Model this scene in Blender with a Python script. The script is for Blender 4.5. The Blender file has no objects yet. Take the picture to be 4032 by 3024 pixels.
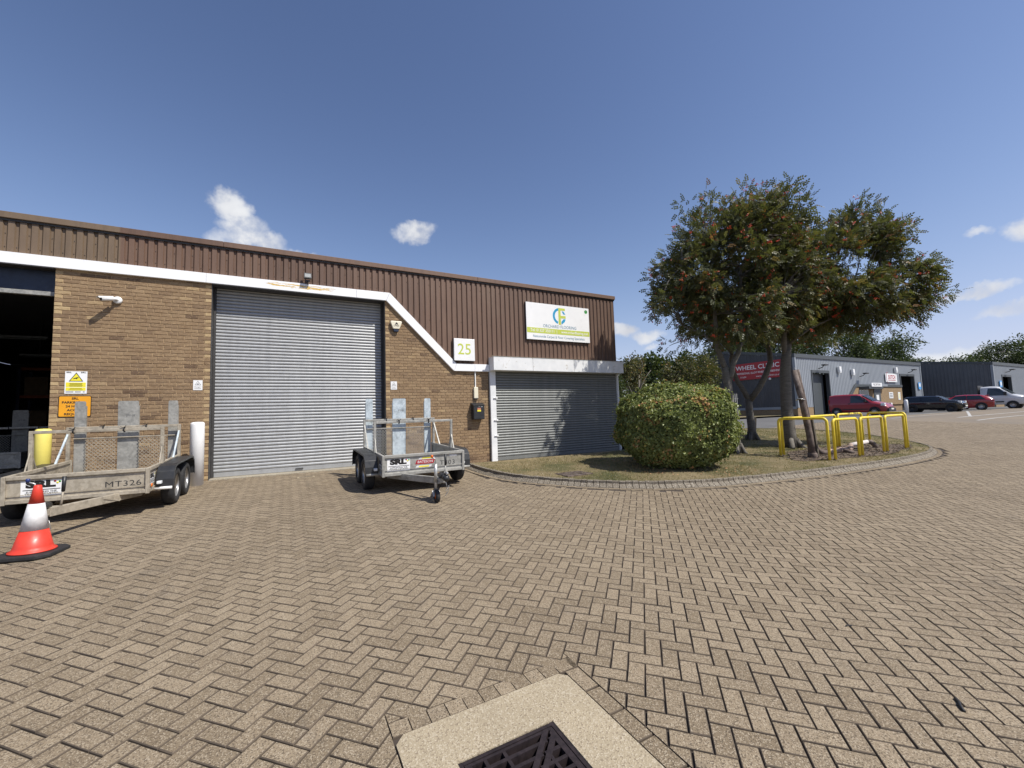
import bpy, bmesh, math, random
import numpy as np
from mathutils import Vector, Matrix
from mathutils.geometry import delaunay_2d_cdt
random.seed(7); RNG = np.random.default_rng(11)
SC = bpy.context.scene
COL = SC.collection
R = math.radians

# ---------------------------------------------------------------- camera
PITCH, ROLL, CAMZ = .0734, .0323, 1.57
cp, sp = math.cos(PITCH), math.sin(PITCH); cr, sr = math.cos(ROLL), math.sin(ROLL)
r0 = Vector((1, 0, 0)); u0 = Vector((0, -sp, cp)); fw = Vector((0, cp, sp))
rv = r0 * cr - u0 * sr; uv = r0 * sr + u0 * cr
cam = bpy.data.objects.new('camera', bpy.data.cameras.new('camera')); COL.objects.link(cam)
cam.data.sensor_width = 36; cam.data.lens = 1667 / 4032 * 36
cam.data.clip_start = .05; cam.data.clip_end = 6000
m = Matrix.Identity(4)
for i in range(3): m[i][0], m[i][1], m[i][2] = rv[i], uv[i], -fw[i]
m[2][3] = CAMZ
cam.matrix_world = m
SC.camera = cam
SC.render.resolution_x, SC.render.resolution_y = 1024, 768

# ---------------------------------------------------------------- sun, sky, exposure
SUN_EL = R(53); SUN_DIR = Vector((.889 * math.cos(SUN_EL), -.457 * math.cos(SUN_EL), math.sin(SUN_EL)))
SUN_AZ = math.atan2(.889, -.457)
sun = bpy.data.objects.new('sun', bpy.data.lights.new('sun', 'SUN')); COL.objects.link(sun)
sun.data.energy = 5.0; sun.data.angle = R(.53); sun.data.color = (1, .955, .88)
sun.rotation_euler = SUN_DIR.to_track_quat('Z', 'Y').to_euler(); sun.location = (20, -10, 40)
SC.view_settings.view_transform = 'Standard'; SC.view_settings.look = 'None'
SC.view_settings.gamma = 1; SC.view_settings.exposure = .2; SC.view_settings.use_curve_mapping = False

class NT:
    def __init__(s, tree): s.t = tree; s.n = tree.nodes; s.l = tree.links
    def __call__(s, typ, ins=None, **kw):
        n = s.n.new('ShaderNode' + typ)
        for k, v in kw.items(): setattr(n, k, v)
        for k, v in (ins or {}).items():
            sock = n.inputs[k]
            if hasattr(v, 'is_output') or isinstance(v, bpy.types.NodeSocket): s.l.new(v, sock)
            else: sock.default_value = v
        return n
    def math(s, op, a, b=0., c=0., clamp=False):
        n = s('Math', {0: a, 1: b, 2: c}, operation=op); n.use_clamp = clamp; return n.outputs[0]
    def ramp(s, fac, stops, interp='LINEAR'):
        n = s('ValToRGB', {0: fac}); cr_ = n.color_ramp; cr_.interpolation = interp
        while len(cr_.elements) < len(stops): cr_.elements.new(.5)
        for e, (p, c) in zip(cr_.elements, stops):
            e.position = p; e.color = (*c, 1) if len(c) == 3 else c
        return n.outputs[0]
    def mix(s, f, a, b, blend='MIX'):
        n = s('Mix', data_type='RGBA', blend_type=blend)
        for k, v in ((0, f), (6, a), (7, b)):
            if isinstance(v, bpy.types.NodeSocket): s.l.new(v, n.inputs[k])
            else: n.inputs[k].default_value = v if k == 0 else ((*v, 1) if len(v) == 3 else v)
        return n.outputs[2]
    def noise(s, vec, scale, detail=4, rough=.55, dist=0.):
        return s('TexNoise', {'Vector': vec, 'Scale': scale, 'Detail': detail, 'Roughness': rough, 'Distortion': dist}).outputs[0]

world = bpy.data.worlds.new('World'); SC.world = world; world.use_nodes = True
world.cycles.sampling_method = 'MANUAL'; world.cycles.sample_map_resolution = 512
SC.cycles.max_bounces = 7; SC.cycles.diffuse_bounces = 3; SC.cycles.glossy_bounces = 3; SC.cycles.transmission_bounces = 3
w = NT(world.node_tree); w.n.clear()
sky = w('TexSky', sky_type='NISHITA', sun_disc=False, sun_elevation=SUN_EL, sun_rotation=SUN_AZ, altitude=0, air_density=1.0, dust_density=.3, ozone_density=1.0)
tc = w('TexCoord').outputs['Generated']
nrm = w('VectorMath', {0: tc}, operation='NORMALIZE').outputs[0]
sx = w('SeparateXYZ', {0: nrm})
# cumulus: small heaps in a few places of a mostly clear sky, edges broken by noise
warp = w('TexNoise', {'Vector': nrm, 'Scale': 9., 'Detail': 5., 'Roughness': .62})
wc = w('VectorMath', {0: warp.outputs[1], 1: (.5, .5, .5)}, operation='SUBTRACT').outputs[0]
wvec = w('VectorMath', {0: w('VectorMath', {0: wc, 'Scale': .085}, operation='SCALE').outputs[0], 1: nrm}, operation='ADD').outputs[0]
CLOUDS = [(-34.2, 23.8, 1.7, 1.7, 1.), (-33.4, 22.0, 2.4, 1.5, 1.), (-32.6, 20.6, 3.6, 1.3, 1.), (-12.8, 23.5, 2.9, 1.3, .95),
          (-27, 20.2, 2.2, .6, .5), (14.8, 10.9, 2.2, 1.0, 1.), (18.2, 9.9, 2.2, .8, .85), (18.6, 8.6, 1.1, .4, .6), (47.6, 9.2, 2.6, .6, .8), (51.4, 7.0, 3.4, .7, .85), (52.0, 14.6, 1.7, 1.1, .9), (48.9, 15.3, 1.1, .5, .6), (47, 3.6, 5, 1.1, .8), (27, 4.5, 3.5, .9, .7),
          (78, 13, 7, 2., .9), (115, 18, 8, 2.4, .9), (165, 14, 8, 2.2, .9), (-130, 18, 8, 2.4, .9), (-80, 12, 7, 2., .9)]
wx = w('SeparateXYZ', {0: wvec})
waz = w.math('ARCTAN2', wx.outputs[0], wx.outputs[1]); wel = w.math('ARCSINE', wx.outputs[2])
acc = 0.
for az, el, ah, av, dens in CLOUDS:
    px = w.math('MULTIPLY_ADD', waz, 1 / R(ah), -az / ah); py = w.math('MULTIPLY_ADD', wel, 1 / R(av), -el / av)
    r2 = w.math('MULTIPLY_ADD', py, py, w.math('MULTIPLY', px, px))
    acc = w.math('MAXIMUM', acc, w.math('MULTIPLY_ADD', r2, -dens, 1.5 * dens))
acc = w('MapRange', {0: acc, 1: 0., 2: 1.35, 3: 0., 4: 1.}, interpolation_type='SMOOTHSTEP').outputs[0]
fine = w.noise(nrm, 26., 4, .6)
acc = w.math('MULTIPLY', acc, w('MapRange', {0: fine, 1: .30, 2: .52, 3: .45, 4: 1.}).outputs[0], clamp=True)
shade = w.noise(nrm, 13., 3, .5)
ccol = w.ramp(shade, [(.3, (4.0, 4.15, 4.6)), (.62, (5.7, 5.8, 6.0))])
skyg = w('Gamma', {0: w.mix(1., sky.outputs[0], (.25, .25, .25), 'MULTIPLY'), 1: 1.36}).outputs[0]
skyl = w('VectorMath', {0: skyg, 1: (5.1, 4.3, 4.1)}, operation='MULTIPLY').outputs[0]
skyd = w('VectorMath', {0: w('VectorMath', {0: skyl, 1: (1 / 4.9, 1 / 5.4, 1 / 8.)}, operation='MULTIPLY').outputs[0], 1: (2., 2., 2.)}, operation='POWER').outputs[0]
skyd = w('VectorMath', {0: w('VectorMath', {0: skyd, 1: (1., 1., 1.)}, operation='ADD').outputs[0], 1: (.5, .5, .5)}, operation='POWER').outputs[0]
skyc = w('VectorMath', {0: skyl, 1: skyd}, operation='DIVIDE').outputs[0]
final = w.mix(acc, skyc, ccol)
bg = w('Background', {'Color': final, 'Strength': .13})
w.l.new(bg.outputs[0], w('OutputWorld').inputs[0])

# ---------------------------------------------------------------- site frame: x = along the facade, y = into the building
PSI, X0, Y0 = .5028, -8.5124, 7.7617
CS, SN = math.cos(PSI), math.sin(PSI)
B = Matrix.Translation((X0, Y0, 0)) @ Matrix.Rotation(PSI, 4, 'Z')
def sst(a, b, x):
    t = np.clip((x - a) / (b - a), 0, 1); return t * t * (3 - 2 * t)
def gl(s, n):                      # ground height by distance along (s) and in front of (n) the facade
    x = X0 + s * CS + n * SN; y = Y0 + s * SN - n * CS
    return .42 - .13 * sst(5.5, 9., s) - (.045 - .008 * sst(5.5, 8.5, s)) * np.clip(n, 0, 14) + .37 * sst(16, 38, np.hypot(x, y))
def sn(x, y): return (x - X0) * CS + (y - Y0) * SN, (x - X0) * SN - (y - Y0) * CS
def gz(x, y): return float(gl(*sn(x, y)))
def W(s, n, z=None):
    x = X0 + s * CS + n * SN; y = Y0 + s * SN - n * CS
    return Vector((x, y, float(gl(s, n)) if z is None else z))
def WD(s, n, dz=0.): v = W(s, n); v.z += dz; return v

# ---------------------------------------------------------------- materials
MATS = {}
def pbsdf(name):
    mt = bpy.data.materials.new(name); mt.use_nodes = True; MATS[name] = mt
    t = NT(mt.node_tree); b = t.n['Principled BSDF']
    return mt, t, b
def pos(t): return t('NewGeometry').outputs['Position']
def M(name, col, rough=.6, metal=0., var=.15, scale=6., bump=0., bscale=80., col2=None, stain=0., coat=0., spec=None):
    if name in MATS: return MATS[name]
    mt, t, b = pbsdf(name); p = pos(t)
    n1 = t.noise(p, scale, 5, .6)
    c2 = col2 or tuple(min(1, c * (1 + var)) for c in col)
    c1 = tuple(c * (1 - var) for c in col)
    c = t.ramp(n1, [(.3, c1), (.7, c2)])
    if stain:
        n2 = t.noise(p, scale * .35, 6, .7, 1.)
        c = t.mix(t('MapRange', {0: n2, 1: .5, 2: .7, 3: 0., 4: stain}).outputs[0], c, tuple(x * .35 for x in col))
    t.l.new(c, b.inputs['Base Color'])
    rr = t('MapRange', {0: t.noise(p, scale * 2.3, 3), 1: .3, 2: .7, 3: max(.03, rough - .1), 4: min(1, rough + .1)}).outputs[0]
    t.l.new(rr, b.inputs['Roughness'])
    b.inputs['Metallic'].default_value = metal
    if coat: b.inputs['Coat Weight'].default_value = coat; b.inputs['Coat Roughness'].default_value = .05
    if spec is not None: b.inputs['Specular IOR Level'].default_value = spec
    if bump:
        bn = t('Bump', {'Height': t.noise(p, bscale, 3), 'Strength': bump, 'Distance': .01})
        t.l.new(bn.outputs[0], b.inputs['Normal'])
    return mt

def brick_mat():
    mt, t, b = pbsdf('brick'); p = pos(t)
    rnd = t('Attribute', attribute_name='rnd').outputs['Fac']
    base = t.ramp(rnd, [(0., (.15, .10, .066)), (.12, (.225, .155, .098)), (.5, (.288, .20, .12)), (.8, (.335, .238, .143)), (1., (.50, .375, .21))])
    mp = t('Mapping', {'Vector': p, 'Scale': (7, 7, 30)}).outputs[0]
    streak = t.noise(mp, 1.6, 5, .7, .6)
    c = t.mix(t('MapRange', {0: streak, 1: .42, 2: .62, 3: 0., 4: .75}).outputs[0], base, t.mix(1., base, (.66, .60, .56), 'MULTIPLY'))
    c = t.mix(t('MapRange', {0: t.noise(p, 40., 3), 1: .56, 2: .72, 3: 0., 4: .5}).outputs[0], c, (.52, .37, .20))
    t.l.new(c, b.inputs['Base Color']); b.inputs['Roughness'].default_value = .9
    b.inputs['Specular IOR Level'].default_value = .2
    bn = t('Bump', {'Height': t.noise(mp, 6., 4, .7), 'Strength': .8, 'Distance': .008}); t.l.new(bn.outputs[0], b.inputs['Normal'])
    return mt
def paver_mat():
    mt, t, b = pbsdf('paver'); p = pos(t)
    rnd = t('Attribute', attribute_name='rnd').outputs['Fac']
    base = t.ramp(rnd, [(0., (.202, .156, .10)), (.5, (.24, .188, .124)), (1., (.28, .221, .147))])
    big = t.noise(p, .45, 4, .6)
    base = t.mix(t('MapRange', {0: big, 1: .42, 2: .62, 3: 0., 4: .8}).outputs[0], base, t.mix(1., base, (.86, .845, .83), 'MULTIPLY'))
    vo = t('TexVoronoi', {'Vector': p, 'Scale': 185., 'Randomness': 1.})
    ch = t('SeparateColor', {0: vo.outputs['Color']}).outputs[0]
    c = t.mix(t.math('MULTIPLY', t.math('LESS_THAN', ch, .2), .7), base, (.075, .056, .038))
    c = t.mix(t.math('MULTIPLY', t.math('GREATER_THAN', ch, .84), .6), c, (.42, .355, .262))
    # oil and tyre staining, droppings
    st = t.noise(p, 1.7, 5, .65, .8)
    c = t.mix(t('MapRange', {0: st, 1: .60, 2: .78, 3: 0., 4: .42}).outputs[0], c, (.085, .078, .07))
    wh = t.noise(p, 3.1, 5, .75, .4)
    c = t.mix(t('MapRange', {0: wh, 1: .735, 2: .77, 3: 0., 4: .55}).outputs[0], c, (.5, .48, .45))
    t.l.new(c, b.inputs['Base Color']); b.inputs['Roughness'].default_value = .82; b.inputs['Specular IOR Level'].default_value = .35
    bn = t('Bump', {'Height': vo.outputs['Distance'], 'Strength': .55, 'Distance': .004, }); t.l.new(bn.outputs[0], b.inputs['Normal'])
    return mt
def far_paving_mat():
    mt, t, b = pbsdf('far_paving'); p = pos(t)
    mp = t('Mapping', {'Vector': p, 'Rotation': (0, 0, R(17))}).outputs[0]
    br = t('TexBrick', {'Vector': mp, 'Color1': (.24, .19, .13, 1), 'Color2': (.205, .162, .11, 1), 'Mortar': (.15, .12, .09, 1), 'Scale': 1., 'Mortar Size': .006, 'Brick Width': .2, 'Row Height': .1})
    c = t.mix(t('MapRange', {0: t.noise(p, .3, 5, .6), 1: .4, 2: .65, 3: 0., 4: .7}).outputs[0], br.outputs[0], (.155, .13, .10))
    t.l.new(c, b.inputs['Base Color']); b.inputs['Roughness'].default_value = .85
    return mt
def agg_mat(name, base, dark, light, scale=120.):
    mt, t, b = pbsdf(name); p = pos(t)
    vo = t('TexVoronoi', {'Vector': p, 'Scale': scale})
    ch = t('SeparateColor', {0: vo.outputs['Color']}).outputs[0]
    c0 = t.ramp(t.noise(p, 2.5, 5, .6), [(.3, tuple(x * .82 for x in base)), (.7, base)])
    c = t.mix(t.math('MULTIPLY', t.math('LESS_THAN', ch, .13), .75), c0, dark)
    c = t.mix(t.math('MULTIPLY', t.math('GREATER_THAN', ch, .8), .7), c, light)
    t.l.new(c, b.inputs['Base Color']); b.inputs['Roughness'].default_value = .85
    bn = t('Bump', {'Height': vo.outputs['Distance'], 'Strength': .5, 'Distance': .004}); t.l.new(bn.outputs[0], b.inputs['Normal'])
    return mt
def clad_mat():
    mt, t, b = pbsdf('brown_cladding'); p = pos(t)
    rnd = t('ObjectInfo').outputs['Random']
    base = t.mix(rnd, (.112, .063, .041), (.15, .087, .057))
    # the sheets at the left end have chalked to an olive grey
    loc = t('TexCoord').outputs['Object']; sxx = t('SeparateXYZ', {0: loc}).outputs[0]
    chalk = t('MapRange', {0: sxx, 1: .93, 2: .90, 3: 0., 4: 1.}).outputs[0]
    base = t.mix(t.math('MULTIPLY', chalk, .8), base, (.17, .122, .076))
    mp = t('Mapping', {'Vector': p, 'Scale': (6, 6, .8)}).outputs[0]
    c = t.mix(t('MapRange', {0: t.noise(mp, 2., 5, .65), 1: .45, 2: .7, 3: 0., 4: .5}).outputs[0], base, t.mix(1., base, (.6, .6, .62), 'MULTIPLY'))
    c = t.mix(t('MapRange', {0: t.noise(p, 1.1, 4, .6), 1: .5, 2: .75, 3: 0., 4: .35}).outputs[0], c, (.19, .13, .09))
    t.l.new(c, b.inputs['Base Color']); b.inputs['Roughness'].default_value = .6
    return mt
def slat_mat(name, ca, cb, metal, rough):
    mt, t, b = pbsdf(name); p = pos(t)
    mp = t('Mapping', {'Vector': p, 'Scale': (3.5, 3.5, .12)}).outputs[0]
    n = t.noise(mp, 2.2, 6, .65)
    c = t.mix(t('MapRange', {0: n, 1: .25, 2: .75, 3: 0., 4: 1.}).outputs[0], ca, cb)
    c = t.mix(t('MapRange', {0: t.noise(p, 16., 5, .7), 1: .55, 2: .8, 3: 0., 4: .4}).outputs[0], c, tuple(x * .55 for x in ca))
    t.l.new(c, b.inputs['Base Color']); b.inputs['Metallic'].default_value = metal
    rr = t('MapRange', {0: t.noise(p, 9., 4), 1: .3, 2: .7, 3: rough - .08, 4: rough + .1}).outputs[0]
    t.l.new(rr, b.inputs['Roughness'])
    return mt
def band_mat():
    mt, t, b = pbsdf('white_band'); p = pos(t)
    c = t.ramp(t.noise(p, 3., 5, .6), [(.3, (.80, .81, .82)), (.7, (.87, .87, .87))])
    # old yellow paint showing where the white has flaked, beside the floodlight only
    loc = t('TexCoord').outputs['Object']; s = t('SeparateXYZ', {0: loc})
    mx = t('MapRange', {0: t.math('ABSOLUTE', t.math('SUBTRACT', s.outputs[0], 4.15)), 1: .95, 2: .5, 3: 0., 4: 1.}).outputs[0]
    mz = t('MapRange', {0: t.math('ABSOLUTE', t.math('SUBTRACT', s.outputs[2], 4.715)), 1: .07, 2: .03, 3: 0., 4: 1.}).outputs[0]
    mp = t('Mapping', {'Vector': loc, 'Scale': (1.6, 1, 16)}).outputs[0]
    fl = t.math('MULTIPLY', t.math('MULTIPLY', mx, mz), t('MapRange', {0: t.noise(mp, 2.6, 8, .75), 1: .40, 2: .60, 3: 0., 4: 1.}).outputs[0])
    c = t.mix(t.math('GREATER_THAN', fl, .42), c, (.50, .47, .42)); c = t.mix(t.math('GREATER_THAN', fl, .52), c, (.62, .40, .07))
    dr = t.noise(t('Mapping', {'Vector': p, 'Scale': (5, 5, 1.2)}).outputs[0], 2., 6, .7)
    c = t.mix(t('MapRange', {0: dr, 1: .60, 2: .8, 3: 0., 4: .22}).outputs[0], c, (.42, .40, .36))
    t.l.new(c, b.inputs['Base Color']); b.inputs['Roughness'].default_value = .5
    return mt
def peel_mat():
    mt, t, b = pbsdf('flaking_white_paint'); p = pos(t)
    c = t.ramp(t.noise(p, 4., 5, .6), [(.3, (.66, .67, .67)), (.7, (.78, .78, .77))])
    f1 = t.noise(p, 5.5, 7, .75, .5)
    c = t.mix(t('MapRange', {0: f1, 1: .61, 2: .64, 3: 0., 4: .8}).outputs[0], c, (.47, .43, .36))
    c = t.mix(t('MapRange', {0: t.noise(p, 8.5, 6, .7), 1: .69, 2: .71, 3: 0., 4: .9}).outputs[0], c, (.42, .33, .18))
    t.l.new(c, b.inputs['Base Color']); b.inputs['Roughness'].default_value = .6
    return mt
def galv_mat(name, ca, cb, metal=.35, rough=.5):
    mt, t, b = pbsdf(name); p = pos(t)
    vo = t('TexVoronoi', {'Vector': p, 'Scale': 28.}); ch = t('SeparateColor', {0: vo.outputs['Color']}).outputs[0]
    c = t.mix(ch, ca, cb)
    c = t.mix(t('MapRange', {0: t.noise(p, 5., 6, .7, .6), 1: .48, 2: .7, 3: 0., 4: .75}).outputs[0], c, tuple(x * .5 for x in ca))
    c = t.mix(t('MapRange', {0: t.noise(p, 23., 5, .7), 1: .66, 2: .76, 3: 0., 4: .6}).outputs[0], c, (.16, .10, .055))
    t.l.new(c, b.inputs['Base Color']); b.inputs['Metallic'].default_value = metal
    rr = t('MapRange', {0: t.noise(p, 12., 4), 1: .3, 2: .7, 3: rough - .12, 4: rough + .12}).outputs[0]; t.l.new(rr, b.inputs['Roughness'])
    return mt
def leaf_mat(name, stops, trans=.35):
    mt = bpy.data.materials.new(name); mt.use_nodes = True; MATS[name] = mt; t = NT(mt.node_tree)
    t.n.clear()
    rnd = t('Attribute', attribute_name='rnd').outputs['Fac']
    c = t.ramp(rnd, stops)
    c = t.mix(t('MapRange', {0: t.noise(pos(t), 1.4, 4), 1: .35, 2: .65, 3: 0., 4: .5}).outputs[0], c, t.mix(1., c, (.7, .74, .62), 'MULTIPLY'))
    d = t('BsdfPrincipled', {'Base Color': c, 'Roughness': .45, 'Specular IOR Level': .35})
    tr = t('BsdfTranslucent', {'Color': t.mix(1., c, (1.0, 1.05, .5), 'MULTIPLY')})
    mx = t('MixShader', {0: trans, 1: d.outputs[0], 2: tr.outputs[0]})
    t.l.new(mx.outputs[0], t('OutputMaterial').inputs[0])
    return mt
def grass_mat():
    mt, t, b = pbsdf('dry_grass'); p = pos(t)
    n1 = t.noise(p, .9, 6, .65, .3); n2 = t.noise(p, 14., 4, .7)
    f = t.math('ADD', t.math('MULTIPLY', n1, .8), t.math('MULTIPLY', n2, .2))
    c = t.ramp(f, [(.36, (.075, .082, .028)), (.43, (.14, .125, .05)), (.51, (.225, .175, .088)), (.60, (.29, .225, .125))])
    c = t.mix(t('MapRange', {0: t.noise(p, 60., 4, .7), 1: .35, 2: .65, 3: 0., 4: .55}).outputs[0], c, t.mix(1., c, (.5, .52, .45), 'MULTIPLY'))
    t.l.new(c, b.inputs['Base Color']); b.inputs['Roughness'].default_value = .95
    bn = t('Bump', {'Height': t.noise(p, 45., 5, .8), 'Strength': 1., 'Distance': .03}); t.l.new(bn.outputs[0], b.inputs['Normal'])
    return mt
def asphalt_mat():
    mt, t, b = pbsdf('asphalt'); p = pos(t)
    c = t.ramp(t.noise(p, .5, 6, .65), [(.35, (.075, .073, .072)), (.65, (.12, .117, .113))])
    c = t.mix(t('MapRange', {0: t.noise(p, 90., 3), 1: .35, 2: .7, 3: 0., 4: .5}).outputs[0], c, (.17, .165, .155))
    t.l.new(c, b.inputs['Base Color']); b.inputs['Roughness'].default_value = .9
    return mt
def bark_mat(name='bark', ca=(.085, .075, .062), cb=(.17, .155, .13)):
    mt, t, b = pbsdf(name); p = pos(t)
    mp = t('Mapping', {'Vector': p, 'Scale': (2, 2, 9)}).outputs[0]
    n = t.noise(mp, 2.5, 6, .7, .5)
    c = t.ramp(n, [(.3, ca), (.68, cb)])
    c = t.mix(t('MapRange', {0: t.noise(p, 6., 4), 1: .6, 2: .75, 3: 0., 4: .5}).outputs[0], c, tuple(x * .35 for x in ca))
    t.l.new(c, b.inputs['Base Color']); b.inputs['Roughness'].default_value = .85
    bn = t('Bump', {'Height': n, 'Strength': .6, 'Distance': .02}); t.l.new(bn.outputs[0], b.inputs['Normal'])
    return mt
def ribbed(name, col, rough=.5, metal=0.):
    return M(name, col, rough, metal, .12, 1.2, stain=.0)
def glass_mat(name, col=(.015, .02, .024), rough=.06):
    mt, t, b = pbsdf(name); b.inputs['Base Color'].default_value = (*col, 1); b.inputs['Roughness'].default_value = rough
    b.inputs['Specular IOR Level'].default_value = .8
    p = pos(t); rr = t('MapRange', {0: t.noise(p, 6., 3), 1: .3, 2: .7, 3: rough, 4: rough + .06}).outputs[0]; t.l.new(rr, b.inputs['Roughness'])
    return mt
def paint(name, col, rough=.28): return M(name, col, rough, 0., .04, 3., coat=.8)
brick_mat(); paver_mat(); far_paving_mat(); clad_mat(); band_mat(); peel_mat(); grass_mat(); asphalt_mat(); bark_mat()
agg_mat('gully_concrete', (.37, .305, .205), (.21, .165, .11), (.45, .39, .29), 150)
agg_mat('kerb_stone', (.165, .137, .10), (.11, .09, .065), (.42, .38, .31), 120)
agg_mat('path_concrete', (.34, .30, .225), (.2, .17, .13), (.45, .4, .32), 90)
slat_mat('galvanised_slat', (.32, .328, .332), (.40, .408, .41), .22, .38)
slat_mat('grey_green_slat', (.15, .158, .153), (.205, .212, .205), .15, .42)
galv_mat('galvanised_grey', (.30, .295, .27), (.40, .39, .355), .2); galv_mat('galvanised_tan', (.35, .305, .235), (.45, .40, .315), .15, .55)
galv_mat('galvanised_bright', (.46, .53, .57), (.62, .69, .72), .2, .5)
leaf_mat('rowan_leaf', [(0., (.06, .068, .032)), (.45, (.112, .12, .052)), (.72, (.165, .158, .066)), (.86, (.25, .18, .075)), (1., (.34, .16, .065))], .4)
leaf_mat('hedge_leaf', [(0., (.11, .13, .046)), (.5, (.235, .27, .09)), (.86, (.36, .39, .135)), (.94, (.56, .46, .15)), (1., (.56, .31, .15))], .25)
leaf_mat('far_leaf', [(0., (.035, .052, .02)), (.5, (.068, .092, .034)), (1., (.12, .145, .052))], .3)
leaf_mat('autumn_leaf', [(0., (.06, .072, .03)), (.5, (.125, .13, .055)), (.8, (.22, .17, .07)), (1., (.34, .17, .065))], .35)
leaf_mat('grass_blade', [(0., (.085, .115, .03)), (.4, (.17, .17, .055)), (.75, (.29, .235, .115)), (1., (.40, .32, .18))], .25)
M('mortar', (.50, .365, .215), .95, var=.18, scale=9, bump=.4, bscale=90)
M('joint_sand', (.05, .038, .029), .95, var=.3, scale=3)
M('black', (.012, .012, .013), .55, var=.2); M('rubber', (.018, .018, .019), .8, var=.35, scale=20, bump=.3)
M('black_plastic', (.022, .023, .025), .45, var=.25, scale=10, stain=.2)
M('dark_frame', (.045, .043, .042), .6, var=.25); M('white_plastic', (.78, .78, .76), .4, var=.05); M('cream_plastic', (.72, .67, .52), .4, var=.08)
M('white_paint', (.76, .76, .75), .5, var=.07, scale=5, stain=.12); M('yellow_paint', (.68, .50, .035), .5, var=.12, scale=7, stain=.3)
M('barrier_yellow', (.85, .64, .05), .42, var=.1, scale=6, stain=.25)
M('sign_white', (.80, .80, .79), .35, var=.03, scale=2); M('sign_green', (.50, .56, .09), .4, var=.05); M('sign_blue', (.03, .30, .52), .4, var=.05)
M('sign_grey_blue', (.12, .24, .32), .4, var=.05); M('sign_yellow', (.80, .70, .04), .4, var=.04); M('sign_orange', (.78, .34, .012), .4, var=.05); M('sign_black', (.015, .013, .012), .5, var=.1)
M('sign_red', (.36, .012, .02), .4, var=.1); M('cone_orange', (.66, .05, .028), .45, var=.1, scale=9, stain=.15); M('cone_sleeve', (.70, .69, .68), .4, var=.14, scale=14, stain=.25)
M('interior_dark', (.035, .033, .03), .9, var=.3, scale=.7); M('interior_floor', (.06, .056, .05), .8, var=.25, scale=.8)  # near-black interior colours: the shade of the unlit rooms is put into them
M('header_blue', (.012, .022, .05), .45, var=.2); M('rust_pipe', (.085, .055, .042), .85, var=.4, scale=7, bump=.5, bscale=30, col2=(.21, .165, .14), stain=.6)
M('clay_pipe', (.33, .24, .19), .8, var=.3, scale=6, stain=.6); M('white_pipe', (.62, .56, .52), .6, var=.15, scale=6, stain=.35)
M('mulch', (.11, .08, .055), .95, var=.5, scale=16, bump=1., bscale=40)
M('stake_wood', (.17, .145, .11), .9, var=.35, scale=12); M('iron', (.032, .023, .024), .6, .4, var=.4, scale=25, stain=.4)
M('led_lens', (.30, .31, .30), .2, var=.1)
M('paver_edge', (.098, .075, .053), .95, var=.35, scale=5)
M('berry', (.62, .065, .018), .4, var=.3, scale=30)
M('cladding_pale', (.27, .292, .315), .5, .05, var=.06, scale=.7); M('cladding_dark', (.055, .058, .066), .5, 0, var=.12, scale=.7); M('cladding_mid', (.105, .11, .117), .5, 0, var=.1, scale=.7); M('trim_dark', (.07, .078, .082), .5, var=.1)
M('far_brick', (.27, .185, .10), .9, var=.25, scale=8, bump=.3, bscale=30); M('roof_sheet', (.16, .165, .165), .6, var=.15, scale=.4); M('pale_wall', (.62, .62, .61), .7, var=.08, scale=.5)
M('line_paint', (.42, .41, .38), .7, var=.3, scale=4); M('rim_grey', (.42, .42, .42), .35, .6, var=.1); M('lamp_glass', (.72, .74, .74), .12, var=.05)
M('plate', (.72, .70, .60), .4, var=.05); M('tail_red', (.35, .01, .012), .2, var=.1); M('amber', (.75, .18, .02), .25, var=.1)
M('handle_blue', (.02, .04, .16), .4, var=.1); M('handle_orange', (.75, .14, .01), .4, var=.1)
M('green_dot', (.05, .3, .06), .4, var=.05); M('rack_orange', (.30, .07, .02), .6, var=.2); M('box_brown', (.16, .11, .06), .8, var=.3); M('steel_tube', (.5, .5, .48), .4, .5, var=.15, scale=15)
paint('van_red', (.30, .016, .026), .4); paint('car_black', (.008, .008, .009), .2); paint('car_red', (.27, .01, .02), .25); paint('truck_white', (.62, .63, .64), .3)
glass_mat('car_glass'); glass_mat('window_glass', (.02, .022, .024), .08)

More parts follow.
